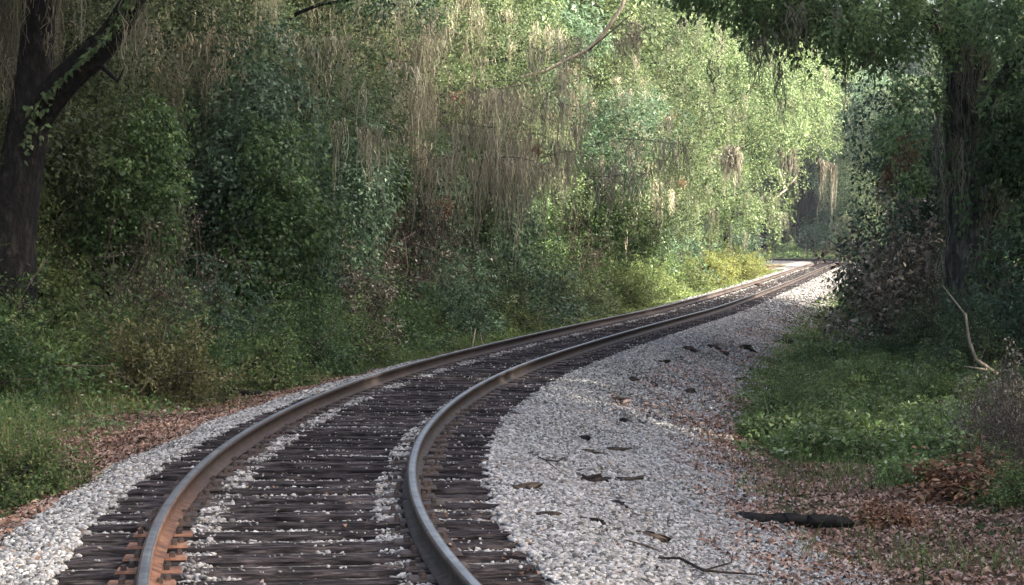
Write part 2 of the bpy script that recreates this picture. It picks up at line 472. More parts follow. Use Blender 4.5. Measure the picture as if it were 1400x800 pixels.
def stones_mesh(name, P, size, hi, g):
    bv, bf = (ICO_V, ICO_F) if hi else (OCT_V, OCT_F)
    n = len(P)
    V = bv[None] * (1 + g.uniform(-.34, .34, (n, len(bv), 1)))
    V = V * (g.uniform(.48, 1.3, (n, 1, 3)) * size[:, None, None])
    V = np.einsum('nij,nkj->nki', rand_rot(n, g), V)
    V[..., 2] *= .8
    V = V + P[:, None]
    F = (bf[None] + (np.arange(n) * len(bv))[:, None, None]).reshape(-1, 3)
    return mesh_np(name, V.reshape(-1, 3), F, {"var": np.repeat(np.clip(g.uniform(0, 1, n) + .13 * hnoise(P[:, 0] * .9, P[:, 1] * .7, 1, 4.) - .04, 0, 1), len(bf))})

def in_view(P, margin=2.2):
    px = P[:, 0]; pz = P[:, 1]
    return (np.abs(px) < pz * 700 / FPX + margin) & (pz > 8.6)

TIE_STEP = .50
s_first = s_of_z(7.6)
tie_s = s_first + TIE_STEP * np.arange(0, 470)
tie_s = tie_s[tie_s < sg[-1] - 4]

def scatter_bed(g, z0, z1, dens, sz, hi, name):
    s0, s1 = s_of_z(z0), s_of_z(z1)
    n = int((s1 - s0) * 7.5 * dens)
    s = g.uniform(s0, s1, n); d = g.uniform(-2.6, 4.9, n)
    fe = np.minimum(d - edge_l(s), edge_r(s) - d)
    keep = (fe > g.normal(.05, .22, n) - .1 * (g.random(n) < .3))
    keep &= g.random(n) < np.clip(1.0 + .6 * fe, .12, 1)
    ph = ((s - s_first + TIE_STEP / 2) % TIE_STEP) - TIE_STEP / 2
    on_tie = (np.abs(ph) < .118) & (np.abs(d) < 1.34)
    patch = hnoise(s * 3.0, d * 2.2, 1, 4.) > .1
    keep &= ~on_tie | (g.random(n) < np.where(patch, .05, .015) + .22 * (np.abs(np.abs(d) - .60) < .10))
    crib = (~on_tie) & (np.abs(d) < 1.3)
    keep &= ~crib | (g.random(n) < np.where(patch, .95, .55) + .4 * (np.abs(np.abs(d) - .60) < .14))
    keep &= np.abs(np.abs(d) - .7525) > .09
    s, d, on_tie, crib = s[keep], d[keep], on_tie[keep], crib[keep]
    P2 = at_s(s, d)
    size = g.uniform(.65, 1.25, len(s)) * sz
    size[on_tie] *= .5
    z = bed_h(s, d) + size * g.uniform(.0, .45, len(s))
    z = np.where(on_tie, np.interp(s, sg, RISE) - .157 + size * .45, z)
    z = np.where(crib, z - np.where(hnoise(s * 1.7, d * 1.2, 1, 7.) > -.05, .006, .030) + .03 * (np.abs(np.abs(d) - .62) < .13) - g.uniform(.0, .015, len(s)), z)
    P = np.c_[P2, z]
    k = in_view(P)
    o = link(name, stones_mesh(name, P[k], size[k], hi, g), None, [M['stone']])
    tag(o, "loose pale grey crushed stones covering the track bed", "ballast stones", kind='stuff')
    return o
scatter_bed(np.random.default_rng(1), 8.6, 25, 1950, .0185, True, "ballast_stones")
scatter_bed(np.random.default_rng(2), 25, 62, 820, .025, False, "ballast_stones")
scatter_bed(np.random.default_rng(3), 62, 150, 120, .042, False, "ballast_stones")

# ------------------------------------------------------------------ rails
def rail_profile():
    half = [(.066, 0), (.066, .008), (.040, .016), (.011, .028), (.008, .060), (.009, .096), (.030, .107), (.0345, .115), (.0345, .131), (.030, .138), (.020, .141)]
    pts = half + [(-a, b) for a, b in reversed(half)]
    return np.array(pts) - np.array([0, .141])
PR = rail_profile()

m, nt, b, N, L = new_mat("rusty_rail_steel")
tc = N.new("ShaderNodeTexCoord"); nz = N.new("ShaderNodeTexNoise"); nz.inputs["Scale"].default_value = 14; nz.inputs["Detail"].default_value = 6
L.new(tc.outputs["Object"], nz.inputs[0])
rp = ramp(N, [(.36, (.018, .014, .012)), (.5, (.036, .025, .020)), (.66, (.075, .047, .036))]); L.new(nz.outputs[0], rp.inputs[0])
L.new(rp.outputs[0], b.inputs["Base Color"]); b.inputs["Roughness"].default_value = .75; b.inputs["Metallic"].default_value = .15
M['rust'] = m
m, nt, b, N, L = new_mat("orange_rust")
tc = N.new("ShaderNodeTexCoord"); nz = N.new("ShaderNodeTexNoise"); nz.inputs["Scale"].default_value = 10; nz.inputs["Detail"].default_value = 6
L.new(tc.outputs["Object"], nz.inputs[0])
rp = ramp(N, [(.35, (.060, .030, .020)), (.48, (.14, .062, .034)), (.58, (.21, .10, .058)), (.7, (.25, .145, .09))]); L.new(nz.outputs[0], rp.inputs[0])
# rust stain fades with distance along the rail (a stain of its own, local to this stretch of rail)
sx = N.new("ShaderNodeSeparateXYZ"); L.new(tc.outputs["Object"], sx.inputs[0])
mr = N.new("ShaderNodeMapRange"); mr.inputs[1].default_value = 12.0; mr.inputs[2].default_value = 16.5; L.new(sx.outputs[1], mr.inputs[0])
ad = vmath(N, L, 'ADD', mr.outputs[0], vmath(N, L, 'MULTIPLY', vmath(N, L, 'SUBTRACT', nz.outputs[0], .5), 1.2)); ad.node.use_clamp = True
mx = N.new("ShaderNodeMixRGB"); L.new(ad, mx.inputs[0]); L.new(rp.outputs[0], mx.inputs[1])
rp2 = ramp(N, [(.38, (.022, .016, .014)), (.62, (.055, .037, .030))]); L.new(nz.outputs[0], rp2.inputs[0]); L.new(rp2.outputs[0], mx.inputs[2])
L.new(mx.outputs[0], b.inputs["Base Color"]); b.inputs["Roughness"].default_value = .85
M['orange'] = m
m, nt, b, N, L = new_mat("worn_rail_head")
tc = N.new("ShaderNodeTexCoord"); nz = N.new("ShaderNodeTexNoise"); nz.inputs["Scale"].default_value = 5; nz.inputs["Detail"].default_value = 5
L.new(tc.outputs["Object"], nz.inputs[0])
rp = ramp(N, [(.36, (.15, .152, .155)), (.64, (.29, .293, .297))]); L.new(nz.outputs[0], rp.inputs[0])
L.new(rp.outputs[0], b.inputs["Base Color"]); b.inputs["Metallic"].default_value = .85; b.inputs["Roughness"].default_value = .44
M['steel'] = m

M['rust2'] = M['rust'].copy(); M['rust2'].name = 'rusty_rail_web'
M['darksteel'] = noise_mat('dark_worn_steel', [(.38, (.035, .033, .033)), (.62, (.085, .082, .08))], 9, rough=.5, bump=0)
def make_rail(d0, label, side_mats):
    s = np.concatenate([np.arange(6, 80, .25), np.arange(80, sg[-1] - 1, .8)])
    k = len(PR)
    V = np.empty((len(s), k, 3))
    rz = np.interp(s, sg, RISE)
    for j, (a, h) in enumerate(PR):
        p = at_s(s, np.full(len(s), d0 + a))
        V[:, j, :2] = p; V[:, j, 2] = rz + h
    i = np.arange(len(s) - 1)[:, None] * k; j = np.arange(k)[None]; j2 = (j + 1) % k
    F = np.stack([i + j, i + k + j, i + k + j2, i + j2], -1).reshape(-1, 4)
    mi = np.tile(np.array([1 if q == 10 else (2 if q > 10 and q < 21 else (3 if q == 9 else 0)) for q in range(k)]), len(s) - 1)
    me = mesh_np("steel_rail", V.reshape(-1, 3), F, mat_idx=mi)
    o = link("steel_rail", me, None, side_mats)
    return tag(o, label, "rail", "rails of the curving track")
# profile runs right side bottom -> top -> left side: side faces 0-7 look right, 13-20 look left
make_rail(-.815, "outer steel rail of the curve, nearest the bushes, stained orange on its inner side", [M['orange'], M['steel'], M['rust'], M['darksteel']])
make_rail(.7525, "inner steel rail of the curve beside the wide pale stone slope", [M['rust'], M['steel'], M['rust2'], M['darksteel']])

# ------------------------------------------------------------------ cross ties with plates and spikes
m, nt, b, N, L = new_mat("weathered_tie_wood")
tc = N.new("ShaderNodeTexCoord"); mp = N.new("ShaderNodeMapping"); mp.inputs["Scale"].default_value = (.12, 1, 1)
oi = N.new("ShaderNodeObjectInfo")
cmb = N.new("ShaderNodeCombineXYZ")
L.new(vmath(N, L, 'MULTIPLY', oi.outputs["Random"], 37.0), cmb.inputs[0]); L.new(vmath(N, L, 'MULTIPLY', oi.outputs["Random"], 91.0), cmb.inputs[1])
va = N.new("ShaderNodeVectorMath"); va.operation = 'ADD'; L.new(tc.outputs["Object"], va.inputs[0]); L.new(cmb.outputs[0], va.inputs[1])
L.new(va.outputs[0], mp.inputs[0])
nz = N.new("ShaderNodeTexNoise"); nz.inputs["Scale"].default_value = 42; nz.inputs["Detail"].default_value = 7; nz.inputs["Roughness"].default_value = .7
L.new(mp.outputs[0], nz.inputs[0])
rp = ramp(N, [(.37, (.005, .0044, .0046)), (.45, (.018, .0155, .0160)), (.53, (.037, .0318, .0335)), (.65, (.105, .089, .084))]); L.new(nz.outputs[0], rp.inputs[0])
g = vmath(N, L, 'MULTIPLY_ADD', oi.outputs["Random"], .9); g.node.inputs[2].default_value = .6
mx = N.new("ShaderNodeVectorMath"); mx.operation = 'SCALE'; L.new(rp.outputs[0], mx.inputs[0]); L.new(g, mx.inputs["Scale"])
L.new(mx.outputs[0], b.inputs["Base Color"]); b.inputs["Roughness"].default_value = .85; b.inputs["Specular IOR Level"].default_value = .08
bp = N.new("ShaderNodeBump"); bp.inputs["Strength"].default_value = .9; bp.inputs["Distance"].default_value = .015; L.new(nz.outputs[0], bp.inputs["Height"]); L.new(bp.outputs[0], b.inputs["Normal"])
M['tie'] = m

def tie_mesh(seed, hi=True):
    g = np.random.default_rng(100 + seed)
    nl = 27 if hi else 5
    xs = np.linspace(-1.295, 1.295, nl)
    prof = [(-.115, -.17), (-.115, -.012)]
    yy = np.linspace(-.107, .107, 11 if hi else 3)
    dep = np.zeros(len(yy))
    if hi:
        for q in g.choice(np.arange(1, 10), 3, replace=False): dep[q] = -g.uniform(.008, .03)
    prof += [(y, dd) for y, dd in zip(yy, dep)] + [(.115, -.012), (.115, -.17)]
    prof = np.array(prof); k = len(prof)
    V = np.empty((nl, k, 3))
    for i, xv in enumerate(xs):
        V[i, :, 0] = xv + (g.normal(0, .012, k) if i in (0, nl - 1) else 0)
        V[i, :, 1] = prof[:, 0] + g.normal(0, .003, k) * hi
        V[i, :, 2] = prof[:, 1] * (1 + .2 * math.sin(xv * 3 + seed) * (prof[:, 1] > -.1)) + g.normal(0, .003, k) * hi
    V[[0, -1], 2:-2, 2] -= g.uniform(0, .02, (2, k - 4)) * hi
    i = np.arange(nl - 1)[:, None] * k; j = np.arange(k)[None]; j2 = (j + 1) % k
    F = np.stack([i + j, i + j2, i + k + j2, i + k + j], -1).reshape(-1, 4).tolist()
    F.append(list(range(k))[::-1]); F.append([(nl - 1) * k + q for q in range(k)])
    me = bpy.data.meshes.new("cross_tie"); me.from_pydata(V.reshape(-1, 3).tolist(), [], F); me.update()
    me.materials.append(M['tie'])
    return me

def box_mesh(name, dims, mat, taper=1.0, bev=0):
    import bmesh
    bm = bmesh.new(); bmesh.ops.create_cube(bm, size=1)
    for v in bm.verts:
        t = taper if v.co.z > 0 else 1
        v.co = Vector((v.co.x * dims[0] * t, v.co.y * dims[1] * t, v.co.z * dims[2]))
    if bev: bmesh.ops.bevel(bm, geom=bm.edges[:], offset=bev, segments=1, affect='EDGES')
    me = bpy.data.meshes.new(name); bm.to_mesh(me); bm.free()
    me.materials.append(mat)
    return me
plate_me = box_mesh("tie_plate", (.36, .19, .014), M['orange'], .93)
plate_me2 = box_mesh("tie_plate", (.36, .19, .014), M['rust'], .93)
spike_me = box_mesh("track_spike", (.036, .030, .034), M['rust'], .8, .005)
tie_hi = [tie_mesh(i) for i in range(7)]
tie_lo = [tie_mesh(50 + i, False) for i in range(3)]

def tie_place(k):
    s = tie_s[k]
    g = random.Random(k)
    p = at_s(np.array([s]), np.array([g.uniform(-.05, .05)]))[0]
    i = int(s / ds)
    ang = math.atan2(-NR[i][1] * -1, NR[i][0])
    return (p[0], p[1], float(np.interp(s, sg, RISE)) - .157 + g.uniform(-.006, .002)), math.atan2(NR[i][1], NR[i][0]) + g.uniform(-.018, .018)

N_TIE = 300
for k in range(min(N_TIE, len(tie_s))):
    loc, a = tie_place(k)
    me = tie_hi[k % 7] if k < 110 else tie_lo[k % 3]
    t = link("cross_tie", me)
    t.location = loc; t.rotation_euler = (0, 0, a + (math.pi if (k * 7) % 3 == 0 else 0))
    tag(t, "weathered dark wooden cross tie under both rails, one of the long row", "railway tie", "cross ties under the rails")
    if k < 120:
        for sd in (-1, 1):
            pl = link("tie_plate", plate_me if sd < 0 else plate_me2, t)
            flip = -1 if (k * 7) % 3 == 0 else 1
            pl.location = ((sd * .7525 - (.0625 if sd < 0 else 0)) * flip, 0, .010)
            pl.data = plate_me if sd < 0 and k < 13 else plate_me2
            if k < 36:
                for (ox, oy) in ((-.098, .055), (.098, -.055), (-.098, -.06), (.135, .05)):
                    sp_ = link("track_spike", spike_me, pl); sp_.location = (ox, oy, .020)
if len(tie_s) > N_TIE:
    VV, FF, n = [], [], 0
    base = tie_lo[0]
    bv = np.array([v.co[:] for v in base.vertices]); bfc = [list(p.vertices) for p in base.polygons]
    for k in range(N_TIE, len(tie_s)):
        loc, a = tie_place(k)
        ca, sa = math.cos(a), math.sin(a)
        w = bv @ np.array([[ca, sa, 0], [-sa, ca, 0], [0, 0, 1]]) + np.array(loc)
        VV += w.tolist(); FF += [[q + n for q in f] for f in bfc]; n += len(bv)
    me = bpy.data.meshes.new("far_ties"); me.from_pydata(VV, [], FF); me.update(); me.materials.append(M['tie'])
    tag(link("far_ties", me), "distant dark cross ties running on round the far bend", "railway ties", kind='stuff')

# ------------------------------------------------------------------ foliage library
def leaf_mesh(name, P, T, Nn, Ln, Wd, var, clump, fold=.25):
    T = unit(T); Nn = unit(Nn - (Nn * T).sum(-1, keepdims=True) * T); B = np.cross(Nn, T)
    Ln = np.broadcast_to(np.asarray(Ln, float), (len(P),))[:, None]; Wd = np.broadcast_to(np.asarray(Wd, float), (len(P),))[:, None]
    mid = P + T * Ln * .42 + Nn * Wd * fold * .5
    V = np.stack([P, mid + B * Wd * .5 + Nn * Wd * fold * .5, P + T * Ln - Nn * Wd * fold * .3, mid - B * Wd * .5 + Nn * Wd * fold * .5], 1)
    F = np.arange(len(P) * 4).reshape(-1, 4)
    return mesh_np(name, V.reshape(-1, 3), F, {"var": var, "clump": clump})

def sphere_dirs(n, g, zmin=-1.0):
    z = g.uniform(zmin, 1, n); a = g.uniform(0, 2 * np.pi, n); r = np.sqrt(1 - z * z)
    return np.stack([r * np.cos(a), r * np.sin(a), z], -1)

def sprays(C, D, Rr, k, g, leaf=(.09, .045), droop=.35, drape=0.0, flat=.35):
    """leaf sprays: C centres, D outward directions, Rr radii, k leaves each -> leaf arrays"""
    n = len(C)
    Rr = np.broadcast_to(np.asarray(Rr, float), (n,))
    a = g.normal(size=(n, k, 3)); a = unit(a) * (g.random((n, k, 1)) ** .5)
    Dn = unit(D)[:, None]
    al = (a * Dn).sum(-1, keepdims=True)
    off = (a - al * Dn) + Dn * al * flat
    P = C[:, None] + off * Rr[:, None, None]
    lat2 = ((a - al * Dn) ** 2).sum(-1)
    P[..., 2] -= droop * lat2 * Rr[:, None]
    T = unit(off) * .8 + Dn * .5 + g.normal(size=(n, k, 3)) * .45
    T[..., 2] -= .35 + drape
    Nn = Dn * .8 + g.normal(size=(n, k, 3)) * .45
    Nn[..., 2] += .7 - .5 * drape
    sz = g.uniform(.65, 1.25, n * k)
    cl = np.repeat(g.random(n), k)
    return (P.reshape(-1, 3), T.reshape(-1, 3), Nn.reshape(-1, 3), sz * leaf[0], sz * leaf[1] * g.uniform(.8, 1.2, n * k), g.random(n * k), cl)

def lobe_sprays(lobes, per_m2, k, sprR, g, leaf, zmin=-.5, shell=(.5, 1.1), **kw):
    Cs, Ds = [], []
    for c, r in lobes:
        r = np.asarray(r, float)
        n = max(4, int(per_m2 * 4 * np.pi * (np.prod(r) ** (2 / 3))))
        dr = sphere_dirs(n, g, zmin)
        seed = g.uniform(0, 99)
        nzv = hnoise(dr[:, 0] * 3 + seed, dr[:, 1] * 3 + dr[:, 2] * 2.3, 1, seed)
        keep = nzv > g.uniform(-1.0, -.1, n)
        dr = dr[keep]; nzv = nzv[keep]
        q = np.asarray(c) + dr * r * (g.uniform(shell[0], shell[1], len(dr)) + .27 * nzv)[:, None]
        Cs.append(q); Ds.append(unit(dr * np.array([1, 1, .8]) + np.array([0, 0, .25])))
    C = np.vstack(Cs); D = np.vstack(Ds)
    ok = C[:, 2] > .05
    return sprays(C[ok], D[ok], g.uniform(.7, 1.3, ok.sum()) * sprR, k, g, leaf, **kw)

def joined(*arrs):
    return tuple(np.concatenate(x) for x in zip(*arrs))

def strands_mesh(name, anchors, lengths, g, nr=5, seg=14, width=.012, spread=.07):
    """hanging moss: for each anchor several wiggling tapered ribbons"""
    n = len(anchors)
    A = np.repeat(anchors, nr, 0) + g.normal(size=(n * nr, 3)) * spread * np.array([1, 1, .6])
    Lh = np.repeat(lengths, nr) * (.25 + .75 * g.random(n * nr) ** 1.4)
    A0 = np.repeat(anchors, nr, 0)
    t = np.linspace(0, 1, seg)
    ph = g.uniform(0, 6.28, (n * nr, 2)); am = g.uniform(.008, .045, (n * nr, 1)) * (1 + Lh[:, None] * .4) * (1.2 - t[None] * .5)
    cx = A[:, None, 0] + am * np.sin(ph[:, :1] + t[None] * g.uniform(5, 16, (n * nr, 1))) + (np.repeat(g.normal(0, .03, n), nr) * Lh)[:, None] * t
    cx = cx - .65 * (A[:, 0] - A0[:, 0])[:, None] * t[None] + .012 * np.sin(ph[:, 1:] * 5 + t[None] * Lh[:, None] * 22)
    cyy = A[:, None, 1] + am * np.cos(ph[:, 1:] + t[None] * g.uniform(3, 9, (n * nr, 1)))
    cz = A[:, None, 2] - Lh[:, None] * t[None]
    w = width * g.uniform(.6, 1.6, (n * nr, 1)) * (1 - .8 * t[None] ** 1.5) * (1 + .5 * np.sin(ph[:, :1] * 3 + t[None] * 23))
    an = g.uniform(0, np.pi, (n * nr, 1)) + t[None] * g.normal(0, 1.2, (n * nr, 1))
    dx, dy = np.cos(an) * w, np.sin(an) * w
    Lf = np.stack([cx + dx, cyy + dy, cz], -1); Rt = np.stack([cx - dx, cyy - dy, cz], -1)
    V = np.stack([Lf, Rt], 2).reshape(-1, 3)
    base = np.arange(n * nr)[:, None] * seg * 2; j = np.arange(seg - 1)[None] * 2
    F = np.stack([base + j, base + j + 1, base + j + 3, base + j + 2], -1).reshape(-1, 4)
    var = np.repeat(g.random(n * nr), seg - 1); cl = np.repeat(np.repeat(g.random(n), nr), seg - 1)
    return mesh_np(name, V, F, {"var": var, "clump": cl})

# ---- bushes
def make_bush(seed, w, h, mat, leaf=(.07, .036), dens=13, k=15, sprR=.17, nl=11, drape=0.0):
    """arching stems from one foot, each carrying leaf sprays over its outer part"""
    g = np.random.default_rng(seed)
    ns = int(dens * 9)
    dr = sphere_dirs(ns, g, -.05)
    seed2 = g.uniform(0, 50)
    reach = g.uniform(.5, 1.0, ns) * (1 + .3 * hnoise(dr[:, 0] * 2.2 + seed2, dr[:, 1] * 2.2 + dr[:, 2], 1, seed2)) + .25 * (g.random(ns) < .12)
    tip = dr * np.array([w * .55, w * .55, h]) * reach[:, None]
    foot = g.normal(0, .10 * w, (ns, 3)); foot[:, 2] = -.1
    tb = Tubes(); C, D = [], []
    for i in range(ns):
        t = np.linspace(0, 1, 6)[:, None]
        P = foot[i] * (1 - t) + tip[i] * t
        P[:, 2] += np.sin(np.pi * t[:, 0]) * .16 * h * g.uniform(-.2, 1.2)
        P += np.sin(np.pi * t) * g.normal(0, .06 * w, 3)
        P[1:, 2] = np.maximum(P[1:, 2], .06)
        if i % 2 == 0: tb.add(P, np.linspace(.011, .003, 6) * (1 + .2 * h), 4)
        for f in np.linspace(.42, 1.0, 6):
            c = np.array([np.interp(f, t[:, 0], P[:, q]) for q in range(3)])
            C.append(c + g.normal(0, .05, 3)); D.append(unit(P[-1] - P[-3]) * .6 + np.array([0, 0, .5]) + .4 * dr[i])
    C = np.array(C); D = np.array(D); ok = C[:, 2] > .04
    arr = sprays(C[ok], D[ok], g.uniform(.6, 1.4, ok.sum()) * sprR, k, g, leaf, drape=drape, flat=.6)
    leaves = leaf_mesh("foliage", *arr); leaves.materials.append(mat)
    st = tb.mesh("stem"); st.materials.append(M['twig'])
    return [("stem", st), ("foliage", leaves)]

def make_brush(seed, w, h, leafmat):
    """mostly leafless tangle of brown twigs"""
    g = np.random.default_rng(seed)
    tb = Tubes(); C = []
    for i in range(70):
        a = g.uniform(0, 6.28); b_ = np.array([math.cos(a), math.sin(a), 0]) * w * .35 * g.random()
        e = np.array([math.cos(a), math.sin(a), 0]) * w * .6 * g.random() + np.array([0, 0, h * g.uniform(.5, 1.05)])
        P = curve_pts(b_ + np.array([0, 0, -.1]), e, 8, .10, g=g)
        tb.add(P, np.linspace(.013, .004, 8), 4)
        for q in range(4):
            c = P[g.integers(2, 7)]
            e2 = c + g.normal(0, .35, 3) + np.array([0, 0, -.1])
            Q = curve_pts(c, e2, 5, .15, g=g); tb.add(Q, np.linspace(.006, .0025, 5), 3); C.append(e2); C.append(Q[2])
    C = np.array(C); ok = C[:, 2] > .1
    arr = sprays(C[ok], np.tile([0, 0, 1.0], (ok.sum(), 1)), .14, 5, g, (.07, .035), drape=.4)
    lv = leaf_mesh("foliage", *arr); lv.materials.append(leafmat)
    st = tb.mesh("stem"); st.materials.append(M['twig'])
    return [("stem", st), ("foliage", lv)]

def make_vine_column(seed, w, h, mat, leaf=(.085, .06), dens=14):
    g = np.random.default_rng(seed)
    lobes = []
    z = .4
    ox = oy = 0.
    while z < h:
        f = z / h
        r = w * .5 * (1.0 - .45 * f) * g.uniform(.8, 1.15)
        lobes.append(((ox, oy, z), (r, r, r * 1.25)))
        for q in range(2):
            a = g.uniform(0, 6.28)
            lobes.append(((ox + r * .8 * math.cos(a), oy + r * .8 * math.sin(a), z - .2 * r + g.normal(0, .2)), (r * .55, r * .55, r * .9)))
        ox += g.normal(0, .26 * w) - .2 * ox; oy += g.normal(0, .12 * w)
        z += r * 1.1
    arr = lobe_sprays(lobes, dens, 20, .28, g, leaf, zmin=-.8, drape=.6, droop=.9, shell=(.3, 1.2))
    leaves = leaf_mesh("foliage", *arr); leaves.materials.append(mat)
    tb = Tubes()
    P = np.array([l[0] for l in lobes[::3]]); P = np.vstack([[0, 0, -.2], P])
    tb.add(P, np.linspace(.10, .03, len(P)), 7, .05)
    tr = tb.mesh("trunk"); tr.materials.append(M['bark'])
    return [("trunk", tr), ("foliage", leaves)]

# ---- trees
def make_tree(seed, h, cr, z0, mat, leaf=(.095, .05), dens=9, k=24, sprR=.34, nl=18, tr=.25, moss=60, mosslen=(.5, 2.0), coarse_above=None,
              lean=(0, 0), dead=0, mossmat='moss', mosszmax=99, shape=1.0):
    g = np.random.default_rng(seed)
    lobes = []
    for i in range(nl):
        f = (i + .5) / nl
        zc = z0 + (h - z0) * f
        a = i * 2.4 + g.uniform(-.5, .5)
        prof = math.sin(math.pi * min(1, .22 + .78 * f) ** .9) ** .6 * shape
        rad = cr * prof * g.uniform(.35, .95)
        r = cr * g.uniform(.28, .42)
        lobes.append((np.array([lean[0] * zc + rad * math.cos(a), lean[1] * zc + rad * math.sin(a), zc]), np.array([r * 1.15, r * 1.15, r * .8])))
    lo = [l for l in lobes if coarse_above is None or l[0][2] < coarse_above]
    hi = [l for l in lobes if not (coarse_above is None or l[0][2] < coarse_above)]
    parts = []
    if lo: parts.append(lobe_sprays(lo, dens, k, sprR, g, leaf, zmin=-.75))
    if hi: parts.append(lobe_sprays(hi, dens * .22, 22, .75, g, (leaf[0] * 2.3, leaf[1] * 2.3), zmin=-.5))
    crown = leaf_mesh("crown", *(joined(*parts) if len(parts) > 1 else parts[0])); crown.materials.append(mat)
    tb = Tubes()
    n = 12
    t = np.linspace(0, 1, n)
    th = h * .82
    tp = np.stack([lean[0] * t * th + .12 * np.sin(t * 5 + seed), lean[1] * t * th + .12 * np.cos(t * 4 + seed) - .12, -.3 + t * (th + .3)], -1)
    rad = tr * (1 - .75 * t) * (1 + .6 * np.exp(-t * 16))
    tb.add(tp, rad, 12, .05, g)
    for c, r in lobes:
        zt = np.clip(c[2] - g.uniform(.3, .9) * r[2] - .25 * np.hypot(c[0] - lean[0] * c[2], c[1] - lean[1] * c[2]), z0 * .5, th * .97)
        f = zt / th
        p0 = np.array([np.interp(zt, tp[:, 2], tp[:, 0]), np.interp(zt, tp[:, 2], tp[:, 1]), zt])
        P = curve_pts(p0, c, 7, .07, .05, g)
        r0 = max(.02, tr * (1 - .75 * f) * .42)
        tb.add(P, np.linspace(r0, .02, 7), 6, .04, g)
        for q in range(5):
            e = c + sphere_dirs(1, g, -.5)[0] * r * .95
            tb.add(curve_pts(P[4 + q % 3], e, 4, .1, g=g), np.linspace(.016, .004, 4), 4)
    trunk = tb.mesh("trunk"); trunk.materials.append(M['bark'])
    out = [("trunk", trunk), ("crown", crown)]
    if moss:
        ml = [l for l in lobes if l[0][2] < mosszmax] or lobes
        an, ln = [], []
        for i in range(moss):
            c, r = ml[g.integers(len(ml))]
            dr = sphere_dirs(1, g, -.9)[0]
            p = c + dr * r * .95
            for q in range(g.integers(2, 7)):
                an.append(p + g.normal(0, .13, 3) * np.array([1, 1, .5])); ln.append(mosslen[0] + (mosslen[1] - mosslen[0]) * g.random() ** 2)
        mm = strands_mesh("hanging_moss", np.array(an), np.array(ln), g, nr=7, width=.008)
        mm.materials.append(M[mossmat]); out.append(("hanging_moss", mm))
    if dead:
        Cd = []
        for i in range(dead):
            c, r = lobes[g.integers(max(1, len(lobes) // 2))]
            Cd.append(c + sphere_dirs(1, g, -.4)[0] * r)
        Cd = np.repeat(np.array(Cd), 4, 0) + g.normal(0, .12, (dead * 4, 3))
        arr = sprays(Cd, np.tile([0, -.5, .2], (len(Cd), 1)), .2, 14, g, (.10, .05), drape=.5)
        dm = leaf_mesh("dead_leaves", *arr); dm.materials.append(M['dead']); out.append(("dead_leaves", dm))
    return out

def place(name, parts, loc, rz=0., sc=1., label=None, cat=None, group=None):
    e = empty(name, loc, rz, sc if isinstance(sc, tuple) else (sc, sc, sc))
    for pn, me in parts: link(pn, me, e)
    return tag(e, label, cat, group)

BUSH = {
    'round': make_bush(11, 2.6, 1.8, M['vine']),
    'laurel': make_bush(12, 2.6, 2.3, M['laurel'], leaf=(.10, .045), dens=10),
    'lime': make_bush(13, 2.8, 1.7, M['lime'], leaf=(.075, .042)),
    'yellow': make_bush(14, 3.0, 1.9, M['yellow'], leaf=(.09, .05), dens=11),
    'weedy': make_bush(15, 2.2, 1.2, M['weed'], leaf=(.06, .032), dens=13, sprR=.15),
    'dull': make_bush(16, 2.4, 2.0, M['dull'], leaf=(.075, .045), dens=13, k=12),
    'dark': make_bush(17, 2.6, 2.4, M['oak'], leaf=(.075, .04), dens=12),
    'deadleaf': make_bush(18, 1.2, .8, M['dead'], leaf=(.085, .042), dens=9, k=9, sprR=.2, drape=.5),
    'olive': make_bush(21, 2.6, 1.7, M['olive'], leaf=(.065, .036), dens=12),
    'leafy': make_bush(22, 1.7, .75, M['bright'], leaf=(.085, .05), dens=9, k=11, sprR=.15),
    'bare': make_brush(19, 2.6, 3.2, M['dull']),
}
VINE = {
    'tall': make_vine_column(31, 2.6, 4.6, M['vine']),
    'bluish': make_vine_column(32, 2.8, 4.0, M['laurel'], leaf=(.085, .052)),
    'lime': make_vine_column(33, 2.4, 3.4, M['lime'], leaf=(.08, .055)),
}
TREE = {
    'oak': make_tree(41, 14, 4.2, 2.6, M['oak'], coarse_above=9.5, nl=22, moss=55, mosslen=(.4, 1.7), mosszmax=9),
    'laurel': make_tree(42, 12, 3.6, 1.8, M['laurel'], leaf=(.105, .045), coarse_above=9, nl=20, moss=50, mosszmax=8, dead=3),
    'mossy': make_tree(43, 15, 4.4, 3.2, M['oak'], coarse_above=9.5, nl=20, dens=7, moss=170, mosslen=(.7, 2.6), mossmat='mossbrown', mosszmax=9, dead=5),
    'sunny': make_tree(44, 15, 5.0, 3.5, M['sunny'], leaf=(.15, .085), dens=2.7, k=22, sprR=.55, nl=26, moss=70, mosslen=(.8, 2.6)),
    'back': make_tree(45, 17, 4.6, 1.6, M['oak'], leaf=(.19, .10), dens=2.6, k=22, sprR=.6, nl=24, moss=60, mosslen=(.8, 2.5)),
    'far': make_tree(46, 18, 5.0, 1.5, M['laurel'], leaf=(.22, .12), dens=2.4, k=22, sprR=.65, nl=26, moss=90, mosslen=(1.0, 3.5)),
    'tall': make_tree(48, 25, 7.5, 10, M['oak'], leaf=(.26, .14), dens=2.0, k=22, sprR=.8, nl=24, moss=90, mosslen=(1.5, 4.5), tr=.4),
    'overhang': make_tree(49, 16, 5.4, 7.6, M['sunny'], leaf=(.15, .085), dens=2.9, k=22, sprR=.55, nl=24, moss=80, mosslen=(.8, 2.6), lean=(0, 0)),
    'sunny2': make_tree(47, 15, 5.0, 3.0, M['sunny'], leaf=(.14, .075), dens=2.9, k=22, sprR=.5, nl=24, moss=90, mosslen=(.8, 2.8), shape=1.15),
}

